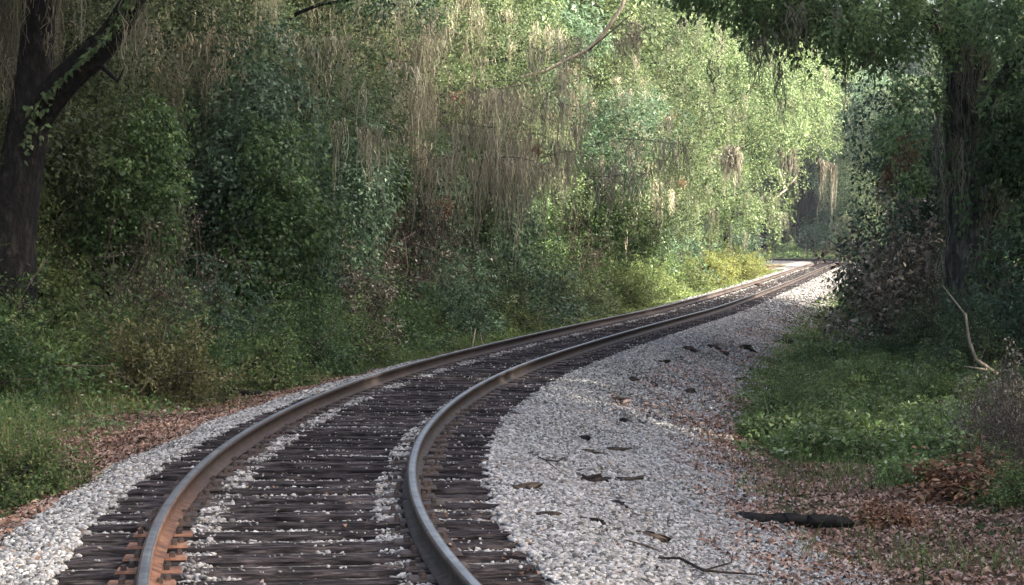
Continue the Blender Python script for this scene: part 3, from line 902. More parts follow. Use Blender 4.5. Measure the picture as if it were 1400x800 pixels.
# ------------------------------------------------------------------ placing by distance
def px_at(px, Z):
    x = (px - 700) / FPX * Z
    return np.array([x, Z, float(H(np.array([x]), np.array([float(Z)]))[0])])

G_LEFT_B, G_LEFT_V, G_LEFT_T = "bushes along the left bank", "vine covered saplings on the left bank", "trees along the left edge of the wood"
gl = random.Random(5)
def put(lib, name, kind, pos, sc, label, cat, group):
    pos = np.array(pos, float); pos[2] -= .05
    j = (sc * gl.uniform(.92, 1.08), sc * gl.uniform(.92, 1.08), sc * gl.uniform(.94, 1.06))
    return place(name, lib[kind], pos, gl.uniform(0, 6.28), j, label, cat, group)

left_bushes = [
    (-12, 26.5, 'round', .8, "green bush covering the foot of the big leaning trunk"),
    (20, 28, 'lime', .85, "bright green bush just right of the foot of the big leaning trunk"),
    (-30, 28, 'round', 1.2, "dark green bush touching the left border behind the bright green bush"),
    (112, 29.5, 'round', .95, "mid green bush between the bright green bush and the olive brown bush"),
    (45, 17.2, 'weedy', .62, "small dark green weed clump on the grass beside the near left gravel"),
    (130, 31, 'yellow', .62, "small yellowish bush in front of the dark gap behind the leaning trunk"),
    (222, 28.5, 'olive', .95, "olive brown bush above the fallen black log"),
    (275, 30, 'round', .7, "green bush just right of the olive brown bush"),
    (190, 31, 'dark', .9, "dark green bush behind the olive brown bush"),
    (300, 32, 'laurel', .8, "blue green bush below the tall vine covered sapling"),
    (350, 31, 'weedy', 1.0, "light green weedy bush in front of the tall vine covered sapling"),
    (415, 35, 'round', .95, "broad low green bush where the left bank meets the rising weeds"),
    (470, 41, 'dull', 1.15, "brownish bush below the left end of the hanging moss wall"),
    (455, 37, 'weedy', 1.1, "pale green weedy bush in front of the brownish bush"),
    (540, 43, 'round', 1.0, "green bush under the middle of the hanging moss wall"),
    (610, 49, 'laurel', .95, "broad leaved bush with bluish glossy leaves under the moss wall"),
    (572, 45, 'weedy', .9, "low weedy bush beside the pale dead branches"),
    (668, 52, 'dark', .95, "dark bush below the right end of the moss wall"),
    (722, 57, 'laurel', 1.1, "large glossy blue green bush beside the rising track"),
    (700, 51.5, 'weedy', .8, "light weedy bush close to the rail in front of the glossy bush"),
    (770, 63, 'dark', 1.15, "dark leafy bush beyond the large glossy bush"),
    (812, 66, 'weedy', 1.0, "pale bush with a few brown stems beside the brown leaf patch"),
    (850, 72, 'lime', 1.05, "first bright sunlit bush beside the track"),
    (826, 76, 'round', 1.3, "tall green bush behind the first bright sunlit bush"),
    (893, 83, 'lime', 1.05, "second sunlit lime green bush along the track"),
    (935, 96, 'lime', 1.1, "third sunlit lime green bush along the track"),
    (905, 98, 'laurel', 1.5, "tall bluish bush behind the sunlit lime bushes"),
    (470, 46, 'bare', 1.15, "leafless brown brush at the left foot of the moss wall"),
    (560, 51, 'bare', 1.2, "leafless brown brush at the middle foot of the moss wall"),
    (225, 33, 'bare', .9, "leafless brown brush behind the olive brown bush"),
    (775, 68, 'bare', 1.1, "leafless brown brush behind the dark leafy bush"),
]
for px, Z, kind, sc, lab in left_bushes:
    put(BUSH, "bush", kind, px_at(px, Z), sc, lab, "bush", G_LEFT_B)
for Z, d, kind, sc, lab in [
    (106, -3.3, 'yellow', 1.0, "near yellow bush of the sunlit row beside the rails"),
    (117, -3.3, 'yellow', 1.05, "middle yellow bush of the sunlit row beside the rails"),
    (130, -3.2, 'yellow', .95, "farthest yellow bush whose tip covers the far rails"),
    (112, -5.2, 'laurel', 1.5, "blue green bush behind the yellow bushes"),
    (128, -5.6, 'lime', 1.7, "tall bright green bush behind the farthest yellow bush"),
    (142, -5.0, 'laurel', 1.6, "dim bluish bush at the edge of the dark opening"),
]:
    put(BUSH, "bush", kind, zd(Z, d), sc, lab, "bush", G_LEFT_B)

for px, Z, kind, sc, lab in [
    (338, 37, 'tall', .92, "tall dense vine covered sapling left of the moss wall"),
    (262, 38, 'bluish', 1.0, "shaded vine covered sapling left of the tall dense one"),
    (150, 35, 'tall', .9, "vine covered sapling right of the big leaning trunk"),
    (85, 34, 'lime', .8, "yellow green vine covered stump right beside the big leaning trunk"),
    (415, 44, 'bluish', 1.0, "grey green vine covered sapling at the left end of the moss wall"),
    (640, 56, 'bluish', 1.05, "vine covered sapling under the orange dead leaves"),
    (795, 72, 'tall', 1.1, "vine covered sapling beyond the glossy bush"),
    (870, 94, 'tall', 1.05, "vine covered sapling behind the sunlit bushes"),
    (300, 41, 'bluish', 1.15, "bluish vine covered sapling peeping out behind the tall dense one"),
    (382, 42, 'tall', .95, "vine covered sapling right of the tall dense one"),
    (472, 50, 'tall', 1.0, "vine covered sapling behind the leafless brush left of the moss wall"),
    (532, 53, 'bluish', .95, "vine covered sapling behind the leafless brush at the middle foot of the moss wall"),
    (588, 56, 'tall', 1.05, "vine covered sapling with a leafy top inside the moss wall"),
    (700, 63, 'bluish', 1.1, "vine covered sapling above the glossy blue green bush"),
    (748, 67, 'tall', 1.05, "vine covered sapling between the glossy bush and the first sunlit bush"),
    (192, 38, 'tall', 1.1, "vine covered sapling above the olive brown bush"),
]:
    put(VINE, "vine_covered_sapling", kind, px_at(px, Z), sc, lab, "sapling", G_LEFT_V)

for Z, d, kind, sc, lab in [
    (27, -9.5, 'laurel', 1.0, "leafy laurel behind the big leaning trunk"),
    (35, -9.3, 'oak', 1.0, "dark mossy oak right of the big leaning trunk"),
    (41, -8.6, 'mossy', .95, "brown moss hung oak at the left end of the moss wall"),
    (47, -8.2, 'laurel', 1.0, "laurel with pale bluish leaves high over the vine covered saplings"),
    (52, -7.6, 'mossy', 1.0, "oak carrying the thickest brown moss of the wall"),
    (60, -7.4, 'mossy', .95, "moss hung oak with an orange patch of dead leaves"),
    (66, -8.2, 'oak', 1.0, "dark oak above the large glossy bush"),
    (73, -7.0, 'laurel', 1.05, "laurel above the first bright sunlit bush"),
    (82, -7.2, 'mossy', 1.0, "oak hung with long pale moss above the sunlit bushes"),
    (92, -7.0, 'oak', 1.0, "oak over the third sunlit bush"),
    (103, -7.0, 'sunny', .95, "sunlit oak with golden moss strands under its crown"),
    (115, -6.6, 'sunny2', 1.0, "sunlit oak above the middle yellow bush"),
    (127, -6.8, 'oak', 1.0, "oak at the near corner of the dark opening"),
    (137, -5.2, 'overhang', 1.1, "bright yellow green oak leaning out over the far track"),
    (154, -4.6, 'overhang', 1.2, "farthest bright oak over the dark opening"),
]:
    put(TREE, "tree", kind, zd(Z, d), sc, lab, "tree", G_LEFT_T)

for px, Z, kind, sc, lab in [(1445, 42, 'tall', 1.2, "tall vine covered sapling against the right border"),
                             (1243, 63, 'lime', 1.3, "sunlit vine covered sapling behind the brownish bush"), (1330, 52, 'bluish', 1.3, "vine covered sapling behind the mossy right trunk")]:
    put(VINE, "vine_covered_sapling", kind, px_at(px, Z), sc, lab, "sapling", "vine covered saplings on the right bank")

# second rank behind, dim
k = 0
for Z in np.arange(18, 215, 7.5):
    for dd in (-15.5, -21):
        put(TREE, "tree", 'back', zd(Z + gl.uniform(-2, 2) + (3.5 if dd < -18 else 0), dd + gl.uniform(-1.2, 1.2)), gl.uniform(.9, 1.15),
            "dim tree standing back in the shaded wood behind the left edge trees", "tree", "trees deep in the left wood")

# right side
G_RB, G_RT = "bushes along the right bank", "trees along the right edge of the wood"
for px, Z, kind, sc, lab in [
    (1245, 47, 'dull', 1.85, "tall brownish leafed bush left of the mossy right trunk"),
    (1232, 60, 'dull', 1.2, "brown leafed bush reaching over the far gravel"),
    (1225, 70, 'lime', 1.5, "sunlit bush glowing through the gaps of the brownish bush"),
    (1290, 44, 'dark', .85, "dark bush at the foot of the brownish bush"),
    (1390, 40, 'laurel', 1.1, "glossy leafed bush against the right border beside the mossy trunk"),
    (1330, 39, 'dark', .75, "low dark bush in front of the mossy right trunk"),
    (1215, 45, 'round', .7, "green bush at the near foot of the brownish bush"),
    (1165, 60, 'weedy', 1.0, "small weedy bush at the gravel edge beyond the shade"),
    (1175, 34, 'weedy', .62, "bright weed clump in the middle of the right weeds"),
    (1085, 29.5, 'weedy', .55, "weed clump at the left end of the right weeds"),
    (1290, 31, 'weedy', .7, "weed clump below the bare forked branch"),
    (1385, 25, 'dull', .62, "thin brown bush above the dead leaf bush at the right border"),
    (1410, 20.5, 'weedy', .5, "pale green weed clump cut by the right border"),
    (1330, 21, 'deadleaf', .85, "bush of withered red brown leaves near the right border"),
    (1372, 23, 'bare', .42, "thin leafless brush standing over the withered bush"),
    (1300, 47, 'bare', .8, "bare pale twigs standing above the brownish bush"),
    (1215, 19.2, 'deadleaf', .5, "low heap of withered leaves at the end of the charred log"),
]:
    e = put(BUSH, "bush", kind, px_at(px, Z), sc, lab, "bush", G_RB)
    if kind == 'deadleaf': e.scale = (e.scale[0] * 1.35, e.scale[1] * 1.1, e.scale[2] * .75)

for px, py in [(1062, 588), (1090, 565), (1130, 585), (1180, 560), (1165, 610), (1225, 590), (1270, 560), (1290, 615), (1330, 585), (1120, 535), (1210, 530), (1105, 612), (1250, 640), (1180, 505), (1255, 500), (1130, 480), (1310, 530), (1195, 455)]:
    p = ground_px(px, py + 22)
    put(BUSH, "weed_clump", 'leafy', p, gl.uniform(.55, .85) * (.8 + p[1] / 120), "bright broad leaved weed clump in the green patch on the right bank", "weed", "weed clumps of the right bank")
for Z, d, kind, sc, lab in [
    (62, 12.5, 'oak', 1.0, "shaded oak just behind the mossy right trunk"),
    (71, 10.2, 'mossy', 1.0, "moss hung oak behind the brownish bush"),
    (148, 12.0, 'laurel', .95, "pale hazy tree on the right of the far track"),
    (172, 9.0, 'sunny', .85, "fresh green tree at the outside of the far bend"),
    (196, 12.0, 'far', .9, "tall moss hung tree just past the far bend"),
]:
    put(TREE, "tree", kind, zd(Z, d), sc, lab, "tree", G_RT)
put(TREE, "tree", 'tall', zd(26, 19.5), 1.3, "unseen tall bare stemmed tree added on the right to shade the left bank", "tree", "trees deep in the right wood")  # added out of view: high crown shades the left bank, spares the weeds
for Z, d, sc in [(3, 18, 1.4), (10, 18, 1.45), (15.5, 18.5, 1.5), (35, 19, 1.5), (42, 19, 1.5), (50, 19.5, 1.45), (58, 20, 1.4), (66, 20, 1.2), (40, 26, 1.3), (52, 26, 1.3), (66, 27, 1.1),
                 (77, 21, .75), (88, 22, .62), (102, 23, .6), (118, 23, .6), (134, 22, .6), (150, 21, .6), (166, 20, .7), (182, 19, .8)]:  # out of view; tall near ones added for shade, far ones kept low
    put(TREE, "tree", 'back', zd(Z + gl.uniform(-1, 1), d + gl.uniform(-.7, .7)), sc,
        "tree standing back out of view in the right wood, sized for the shade it casts", "tree", "trees deep in the right wood")

# the far end beyond the bend
for X, Z, kd, sc in [(4, 282, 'far', 1.6), (10, 290, 'far', 1.7), (16, 280, 'far', 1.6), (22, 286, 'far', 1.5), (45.5, 285, 'far', 1.4), (47, 278, 'far', 1.3), (53, 287, 'far', 1.7), (59, 279, 'far', 1.7), (66, 286, 'far', 1.8), (73, 282, 'far', 1.7),
                 (31, 288, 'tall', 1.1), (37.5, 286, 'tall', 1.15)] + [(.1233 * Z_ + o_ + gl.uniform(-1, 1), Z_, k_, c_) for Z_ in range(300, 404, 15) for o_, k_, c_ in ((-9.5, 'far', 1.15), (-4, 'tall', 1.15), (3.5, 'tall', 1.2), (9.5, 'far', 1.15), (16, 'far', 1.3))]:
    put(TREE, "tree", kd, (X, Z + gl.uniform(-2, 2), .3), sc,
        "distant moss hung tree closing the view beyond the far bend", "tree", "trees beyond the far bend")
for X, Z, kd, sc, lab in [(25.5, 274, 'far', 1.0, "distant dark tree left of the dark opening"),
                         (38.5, 214, 'sunny2', 1.15, "fresh green tree standing outside the far bend, nearest the rails"), (38, 240, 'far', 1.15, "bluish tree hung with moss just right of the dark opening"),
                         (46, 228, 'sunny', 1.4, "tall sunlit tree behind the fresh green tree of the far bend"), (43.5, 262, 'far', 1.1, "dim moss hung tree right of the dark opening")]:
    put(TREE, "tree", kd, (X, Z, .2), sc, lab, "tree", "trees beyond the far bend")
for X, Z, s_, lab in [(33, 262, 2.6, "low green mound of leaves right behind the far rails"), (27.5, 268, 2.2, "dim mound of leaves in front of the dark opening"), (40, 264, 2.2, "small leafy mound right of the low green mound")]:
    e = put(BUSH, "bush", 'round', (X, Z, .2), s_, lab, "bush", "bushes beyond the far bend")
    e.scale[2] *= .55

# dim mass of leaves deep in the wood
def wood_mass(name, P, label, size=1.0):
    g = np.random.default_rng(len(P))
    n = len(P)
    T = g.normal(size=(n, 3)); T[:, 2] -= .5
    me = leaf_mesh(name, P, T, g.normal(size=(n, 3)) + np.array([0, 0, .8]), g.uniform(.45, .9, n) * size, g.uniform(.25, .5, n) * size, g.random(n), g.random(n))
    me.materials.append(M['oak'])
    tag(link(name, me), label, "woodland", kind='stuff')
g = np.random.default_rng(77)
n = 60000
s = g.uniform(5, s_of_z(178) + 30, n); d = -g.uniform(25, 31, n); p = at_s(s, d)
wood_mass("forest", np.c_[p, g.random(n) ** 1.2 * 17], "dim leaf mass deep in the left wood")
n = 45000
s = g.uniform(5, s_of_z(178) + 10, n); d = g.uniform(21, 27, n); p = at_s(s, d)
wood_mass("forest", np.c_[p, g.random(n) ** 1.2 * 17], "dim leaf mass deep in the right wood")
n = 40000
wood_mass("forest", np.c_[g.uniform(-20, 120, n), g.uniform(415, 425, n), g.random(n) * 34], "dim leaf mass closing the far end of the cutting", 1.7)

n = 26000
wood_mass("forest", np.c_[g.uniform(30, 78, n), g.uniform(404, 413, n), g.random(n) * 20], "dark leaf mass at the back of the far opening", 2.0)

# ------------------------------------------------------------------ the big leaning trunk on the left, the mossy trunk on the right
g = np.random.default_rng(3)
def solve(px, py, Z):
    return np.array([(px - 700) / FPX * Z, Z, HC + (340 - py) / FPX * Z])
lt = empty("tree", px_at(8, 30))
b0 = np.array(lt.location)
tb = Tubes()
tp = np.array([solve(-6, 520, 30), solve(6, 400, 30), solve(14, 320, 30), solve(30, 230, 30.1), solve(44, 150, 30.2), solve(52, 60, 30.3), solve(58, -40, 30.4), solve(70, -200, 30.6), solve(85, -480, 31), solve(120, -900, 31.5)]) - b0
furrowed(tb, tp, np.array([52, 40, 33, 28, 26, 22, 21, 20, 17, 9]) / 100.0, g, flare=.2)
limb = np.array([solve(44, 190, 30.2), solve(74, 128, 29.95), solve(115, 88, 29.7), solve(150, 55, 29.5), solve(180, 8, 29.4), solve(215, -55, 29.2), solve(270, -170, 29)]) - b0
furrowed(tb, limb, np.array([.12, .21, .19, .17, .15, .12, .06]), g, 32, 50)
tb.add(np.array([solve(130, 82, 29.6), solve(162, 112, 29.4), solve(170, 95, 29.3)]) - b0, [.04, .025, .012], 6)
tr = link("trunk", tb.mesh("trunk"), lt, [M['bark']])
lobes = []
for px, py, Z, r in [(-150, -130, 29, 1.3), (120, -150, 29, 1.5), (250, -190, 28.5, 1.5), (20, -260, 30, 1.8), (180, -330, 30, 1.9), (-80, -380, 31, 2), (90, -520, 31, 2.2), (300, -300, 29, 1.6), (160, -800, 31, 2.4), (260, -600, 30, 2.0)]:
    lobes.append((solve(px, py, Z) - b0, (r, r, r * .8)))
arr = lobe_sprays(lobes, 8, 22, .36, g, (.10, .055), zmin=-.7)
link("crown", leaf_mesh("crown", *arr), lt, [M['oak']])
an, ln = [], []
for i in range(64):
    q = tp[5] * (1 - i / 64) + tp[8] * (i / 64) if i < 14 else lobes[g.integers(len(lobes))][0] + g.normal(0, .8, 3)
    if i >= 40:
        q = solve(g.uniform(-40, 24), g.uniform(-60, 40), 30.8) - b0
    for j in range(4):
        an.append(q + g.normal(0, .15, 3)); ln.append(g.uniform(.7, 2.2))
for i in range(5):
    f = g.uniform(.55, .95); q = np.array([np.interp(f, np.linspace(0, 1, 7), limb[:, c]) for c in range(3)])
    for j in range(3):
        an.append(q + g.normal(0, .08, 3)); ln.append(g.uniform(.4, 1.6))
link("hanging_moss", strands_mesh("hanging_moss", np.array(an), np.array(ln), g, nr=8, width=.006), lt, [M['mossbrown']])
n = 2600
f = g.random(n) * .45; a = g.uniform(0, 6.28, n)
Q = np.stack([np.interp(f, np.linspace(0, 1, 10), tp[:, c]) for c in range(3)], 1)
dr = np.stack([np.cos(a), np.sin(a), 0 * a], 1)
Q = Q + dr * (np.interp(f, np.linspace(0, 1, 10), np.array([62, 50, 44, 38, 35, 28, 26, 23, 18, 9]) / 100) + g.uniform(0, .10, n))[:, None]
f2 = g.random(1200) ** .8 * .8; a2 = g.uniform(0, 6.28, 1200)
Q2 = np.stack([np.interp(f2, np.linspace(0, 1, 7), limb[:, c]) for c in range(3)], 1)
d2 = np.stack([np.cos(a2) * .8, np.sin(a2), np.cos(a2) * .6], 1)
Q2 = Q2 + d2 * (np.interp(f2, np.linspace(0, 1, 7), [.2, .22, .2, .17, .15, .12, .06]) + g.uniform(0, .12, 1200))[:, None]
k_ = hnoise(Q[:, 2] * 1.6, a * 1.7, 1, 5) > .55
Q = np.vstack([Q[k_], Q2]); dr = np.vstack([dr[k_], d2])
T = dr * .3 + g.normal(0, .4, (len(Q), 3)); T[:, 2] -= .7
link("climbing_vine", leaf_mesh("climbing_vine", Q, T, dr + np.array([0, 0, .4]), g.uniform(.06, .12, len(Q)), g.uniform(.035, .065, len(Q)), g.random(len(Q)), g.random(len(Q))), lt, [M['oak']])
tag(lt, "big dark leaning tree forking into a thick limb at the upper left", "tree", G_LEFT_T)

rt = empty("tree", px_at(1332, 45))
b0 = np.array(rt.location)
tb = Tubes()
tp = np.array([solve(1340, 540, 45), solve(1336, 440, 45), solve(1330, 340, 45), solve(1324, 200, 45), solve(1316, 60, 45), solve(1312, -100, 45), solve(1306, -400, 45), solve(1300, -700, 45)]) - b0
furrowed(tb, tp, np.array([.70, .58, .50, .46, .43, .40, .30, .14]), g, flare=.3, ridge=.18)
tb.add(np.array([solve(1316, 80, 45), solve(1240, -10, 43), solve(1150, -60, 41), solve(1040, -80, 40), solve(960, -70, 39)]) - b0, [.22, .17, .13, .09, .04], 9, .05, g)
tb.add(np.array([solve(1322, 180, 45), solve(1380, 90, 43), solve(1440, 20, 42)]) - b0, [.16, .10, .05], 8, .05, g)
link("trunk", tb.mesh("trunk"), rt, [M['mossbark']])
lobes = []
for px, py, Z, r in [(1240, 40, 43, 1.15), (1170, 0, 42, 1.1), (1090, -15, 41, 1.15), (1010, -20, 40, 1.1), (960, -30, 39.5, .9), (1045, 20, 40.5, .8), (1115, 42, 41, .75), (1185, 60, 42, .8), (905, -45, 39, .7), (1150, 20, 40, .8), (1345, -120, 44.5, 1.1),
                     (1400, 20, 42, 1.4), (1420, 130, 43, 1.2), (1380, -380, 46, 1.8), (1300, -640, 46, 2.2),
                     (1250, 130, 44.5, .55), (1228, 190, 45.5, .6), (1412, 220, 43, .7), (1420, 320, 42, .7), (1246, 240, 46, .5)]:
    lobes.append((solve(px, py, Z) - b0, (r, r, r * .8)))
arr = lobe_sprays(lobes, 9, 24, .36, g, (.12, .065), zmin=-.8)
link("crown", leaf_mesh("crown", *arr), rt, [M['canopy']])
an, ln = [], []
for i in range(70):
    a = g.uniform(0, 6.28); f = g.uniform(0, .7)
    q = np.array([np.interp(f, np.linspace(0, 1, 8), tp[:, c]) for c in range(3)]) + np.array([math.cos(a), math.sin(a), 0]) * .55
    q[2] = max(q[2], 1.6)
    for j in range(4):
        an.append(q + g.normal(0, .1, 3)); ln.append(min(q[2], g.uniform(.8, 2.6)))
for i in range(30):
    q = lobes[g.integers(9)][0] + g.normal(0, .7, 3)
    for j in range(3):
        an.append(q + g.normal(0, .15, 3)); ln.append(g.uniform(.5, 1.8))
link("hanging_moss", strands_mesh("hanging_moss", np.array(an), np.array(ln), g, nr=8, width=.008), rt, [M['moss']])
# vines climbing the trunk
n = 7000
f = g.random(n); a = g.uniform(0, 6.28, n)
Q = np.stack([np.interp(f, np.linspace(0, 1, 8), tp[:, c]) for c in range(3)], 1)
dr = np.stack([np.cos(a), np.sin(a), 0 * a], 1)
Q = Q + dr * (np.interp(f, np.linspace(0, 1, 8), [.74, .62, .54, .48, .45, .42, .32, .16]) + g.uniform(0, .12, n))[:, None]
T = dr * .3 + g.normal(0, .3, (n, 3)); T[:, 2] -= .9
keep = hnoise(Q[:, 2] * 1.3, a * 1.5, 1, 3) > .0
link("climbing_vine", leaf_mesh("climbing_vine", Q[keep], T[keep], (dr + np.array([0, 0, .3]))[keep], g.uniform(.08, .15, keep.sum()), g.uniform(.05, .09, keep.sum()), g.random(keep.sum()), g.random(keep.sum())), rt, [M['vine']])
tag(rt, "thick moss and vine covered tree on the right with limbs over the track", "tree", G_RT)

# ------------------------------------------------------------------ ground cover
def cover(name, label, mat, s, d, hmax, leaf, g, kind='leaf', lift=True):
    p = at_s(s, d); z = bed_h(s, d)
    n = len(s)
    P = np.c_[p, z - .01]
    if kind == 'leaf':
        hh = hmax * g.random(n) * np.clip((np.abs(d) - 2.2) * .36, .2, 1.7) * np.clip(.5 + .75 * hnoise(s * 1.4, d * 1.6, 1, 2.), .06, 1.3)
        P[:, 2] += hh
        T = g.normal(size=(n, 3)); T[:, 2] *= .5
        Nn = g.normal(size=(n, 3)) * .55 + np.array([0, 0, 1])
        L_, W_ = leaf[0] * g.uniform(.6, 1.3, n), leaf[1] * g.uniform(.7, 1.2, n)
    elif kind == 'blade':
        T = g.normal(size=(n, 3)) * .45; T[:, 2] = 1
        Nn = g.normal(size=(n, 3)); 
        L_, W_ = hmax * g.uniform(.4, 1.1, n) * np.clip((np.abs(d) - 1.7) * .5, .4, 1.4), leaf[1] * g.uniform(.7, 1.3, n)
    else:
        T = g.normal(size=(n, 3)); T[:, 2] *= .25
        Nn = g.normal(size=(n, 3)) * .38 + np.array([0, 0, 1])
        P[:, 2] += .015 + g.uniform(0, .02, n)
        L_, W_ = leaf[0] * g.uniform(.6, 1.3, n), leaf[1] * g.uniform(.7, 1.2, n)
    cl = np.clip(.5 + .5 * hnoise(s * 1.1, d * 1.3, 1, 6.), 0, 1)
    me = leaf_mesh(name, P, T, Nn, L_, W_, g.random(n), cl, fold=.5 if kind == 'litter' else .25)
    me.materials.append(mat)
    return tag(link(name, me), label, "ground cover", kind='stuff')

g = np.random.default_rng(21)
def area(n, z0, z1, d0, d1, thr=None, seed=0., f=1.0, soft=.4):
    s = g.uniform(s_of_z(z0), s_of_z(z1), n); d = g.uniform(d0, d1, n)
    if thr is not None:
        k = hnoise(s * .55 * f, d * .8 * f, 1, seed) + g.normal(0, soft, n) > thr
        s, d = s[k], d[k]
    return s, d
# left side weeds
def lim(s, d, near, g_):
    k = d < near + g_.normal(0, .18, len(d)); return s[k], d[k]
s, d = area(90000, 13, 48, -8.5, -2.1, -.75, 1.); s, d = lim(s, d, np.interp(s, [s_of_z(v) for v in (12, 20, 26, 30, 34, 48)], [-2.5, -3.4, -3.6, -3.5, -2.6, -2.3]), g)
cover("undergrowth", "low green weeds on the left bank", M['weed'], s, d, .34, (.055, .030), g)
s, d = area(40000, 12, 34, -8, -2.0, -.2, 4.); s, d = lim(s, d, np.interp(s, [s_of_z(v) for v in (12, 20, 26, 30, 34)], [-2.3, -3.0, -3.3, -3.3, -2.3]), g)
cover("dry_grass", "straw coloured dry grass among the left weeds", M['dry'], s, d, .26, (.2, .011), g, 'blade')
s, d = area(45000, 13, 60, -7, -2.1, -.4, 2.); s, d = lim(s, d, np.interp(s, [s_of_z(v) for v in (12, 20, 26, 30, 34, 60)], [-2.6, -3.5, -3.6, -3.5, -2.5, -2.2]), g)
cover("grass", "green grass blades on the left bank", M['weed'], s, d, .38, (.2, .012), g, 'blade')
s, d = area(60000, 46, 105, -7.5, -2.15, -.9, 3.)
cover("undergrowth", "weeds along the middle stretch of the left bank", M['weed'], s, d, .42, (.085, .05), g)
s, d = area(30000, 62, 150, -6, -2.2, -.9, 3.)
cover("undergrowth", "sunlit weeds along the far stretch of the left bank", M['lime'], s, d, .5, (.13, .075), g)
s, d = area(60000, 16, 50, -9, -2.9, .0, 7.)
cover("undergrowth", "taller dark green weeds in patches on the left bank", M['vine'], s, d, .62, (.065, .036), g)
s, d = area(26000, 18, 60, -9, -3.2, .45, 2.5)
cover("undergrowth", "yellow green weeds in patches on the left bank", M['lime'], s, d, .6, (.06, .034), g)
s, d = area(30000, 18, 75, -8, -2.8, .2, 11.)
cover("undergrowth", "brownish dying weeds in patches on the left bank", M['dull'], s, d, .6, (.06, .03), g)
# right side weeds
def rim(s, d, near, g_):
    k = d > near + g_.normal(0, .16, len(d)); return s[k], d[k]
s, d = area(95000, 24.5, 60, 2.4, 10, -.8, 5.); s, d = rim(s, d, np.interp(s, [s_of_z(v) for v in (24, 27, 30, 40, 60)], [5.8, 4.3, 3.85, 3.4, 2.9]), g)
cover("undergrowth", "bright green weeds on the right bank", M['bright'], s, d, .36, (.072, .046), g)
s, d = area(5000, 25, 60, 3.0, 9, -.2, 6.); s, d = rim(s, d, np.interp(s, [s_of_z(v) for v in (24, 27, 30, 40, 60)], [5.8, 4.3, 3.8, 3.5, 3.0]), g)
cover("grass", "green grass blades on the right bank", M['weed'], s, d, .45, (.2, .013), g, 'blade')
s, d = area(26000, 58, 150, 2.6, 9, -.9, 5.)
cover("undergrowth", "weeds along the far right bank", M['weed'], s, d, .45, (.12, .07), g)
s, d = area(9000, 16, 25, 3.6, 8, .35, 8.)
cover("grass", "sparse green sprigs among the fallen leaves on the right", M['weed'], s, d, .2, (.15, .009), g, 'blade')
n = 16000
s = g.uniform(s_of_z(186), s_of_z(186) + 75, n); d = g.uniform(3.2, 34, n)
cover("undergrowth", "green ground plants outside the far bend", M['vine'], s, d, .45, (.30, .18), g)
# fallen leaves
s, d = area(52000, 12.5, 30, 2.3, 9.5, None); s, d = rim(s, d, np.interp(s, [s_of_z(v) for v in (12, 15, 18, 22, 30)], [2.6, 2.9, 3.3, 3.3, 3.0]) + .35 * hnoise(s * 2, d * 2, 1, 1), g)
k = g.random(len(s)) < np.clip((d - 2.6) / 1.3, .06, 1); s, d = s[k], d[k]
cover("fallen_leaves", "brown fallen leaves on the ground at the lower right", M['litter'], s, d, 0, (.062, .034), g, 'litter')
s, d = area(42000, 12, 33, -4.2, -1.85, -.6, 9.)
cover("fallen_leaves", "brown fallen leaves between the left gravel and the grass", M['litter'], s, d, 0, (.058, .030), g, 'litter')
s, d = area(16000, 27, 75, 2.2, 5, 0.0, 9.); 
cover("fallen_leaves", "brown fallen leaves at the shaded foot of the stone slope", M['litter'], s, d, 0, (.075, .042), g, 'litter')
s, d = area(6000, 10, 30, -1.5, 3.0, .35, 2.)
k = np.abs(np.abs(d) - .7525) > .09; s, d = s[k], d[k]; k = g.random(len(s)) < .12; s, d = s[k], d[k]
cover("fallen_leaves", "stray dry leaves lying on the stones", M['litter'], s, d, 0, (.05, .028), g, 'litter')

# ------------------------------------------------------------------ logs, sticks, scraps of wood
def chunk_mesh(name, seed, dims, mat, rough=.18, taper=.5, nseg=9, k=8):
    g = np.random.default_rng(seed)
    tb = Tubes()
    xs = np.linspace(-.5, .5, nseg)
    pts = np.stack([xs * dims[0], g.normal(0, .04, nseg) * dims[1], g.normal(0, .03, nseg) * dims[2]], -1)
    pr = np.clip(1 - np.abs(xs * 2) ** 5 * taper + g.normal(0, .07, nseg), .15, 1.2)
    tb.add(pts, pr * .5, k, rough, g)
    me = tb.mesh(name, smooth=False)
    v = np.empty(len(me.vertices) * 3, np.float32); me.vertices.foreach_get("co", v); v = v.reshape(-1, 3)
    q = np.vstack([np.repeat(pts, k, 0), pts[:1], pts[-1:]])
    off = (v - q); v = q + off * np.array([1, dims[1], dims[2]])
    me.vertices.foreach_set("co", v.astype(np.float32).ravel()); me.update()
    me.materials.append(mat)
    return me

def on_ground(o, px, py, rz, lift=0.0, tilt=0.0):
    p = ground_px(px, py)
    o.location = (p[0], p[1], p[2] + lift); o.rotation_euler = (0, tilt, rz)
    return p

o = link("charred_log", chunk_mesh("charred_log", 5, (1.04, .115, .115), M['char'], .10, .10, 32, 5))
on_ground(o, 1072, 718, -.05, .045, .03); tag(o, "charred black log lying on the fallen leaves at the lower right", "log")
o = link("fallen_log", chunk_mesh("fallen_log", 6, (1.0, .09, .09), M['char'], .14, .3, 20, 8))
on_ground(o, 322, 546, -.35, .09, .05); tag(o, "dark fallen log on brown leaves left of the outer rail", "log")

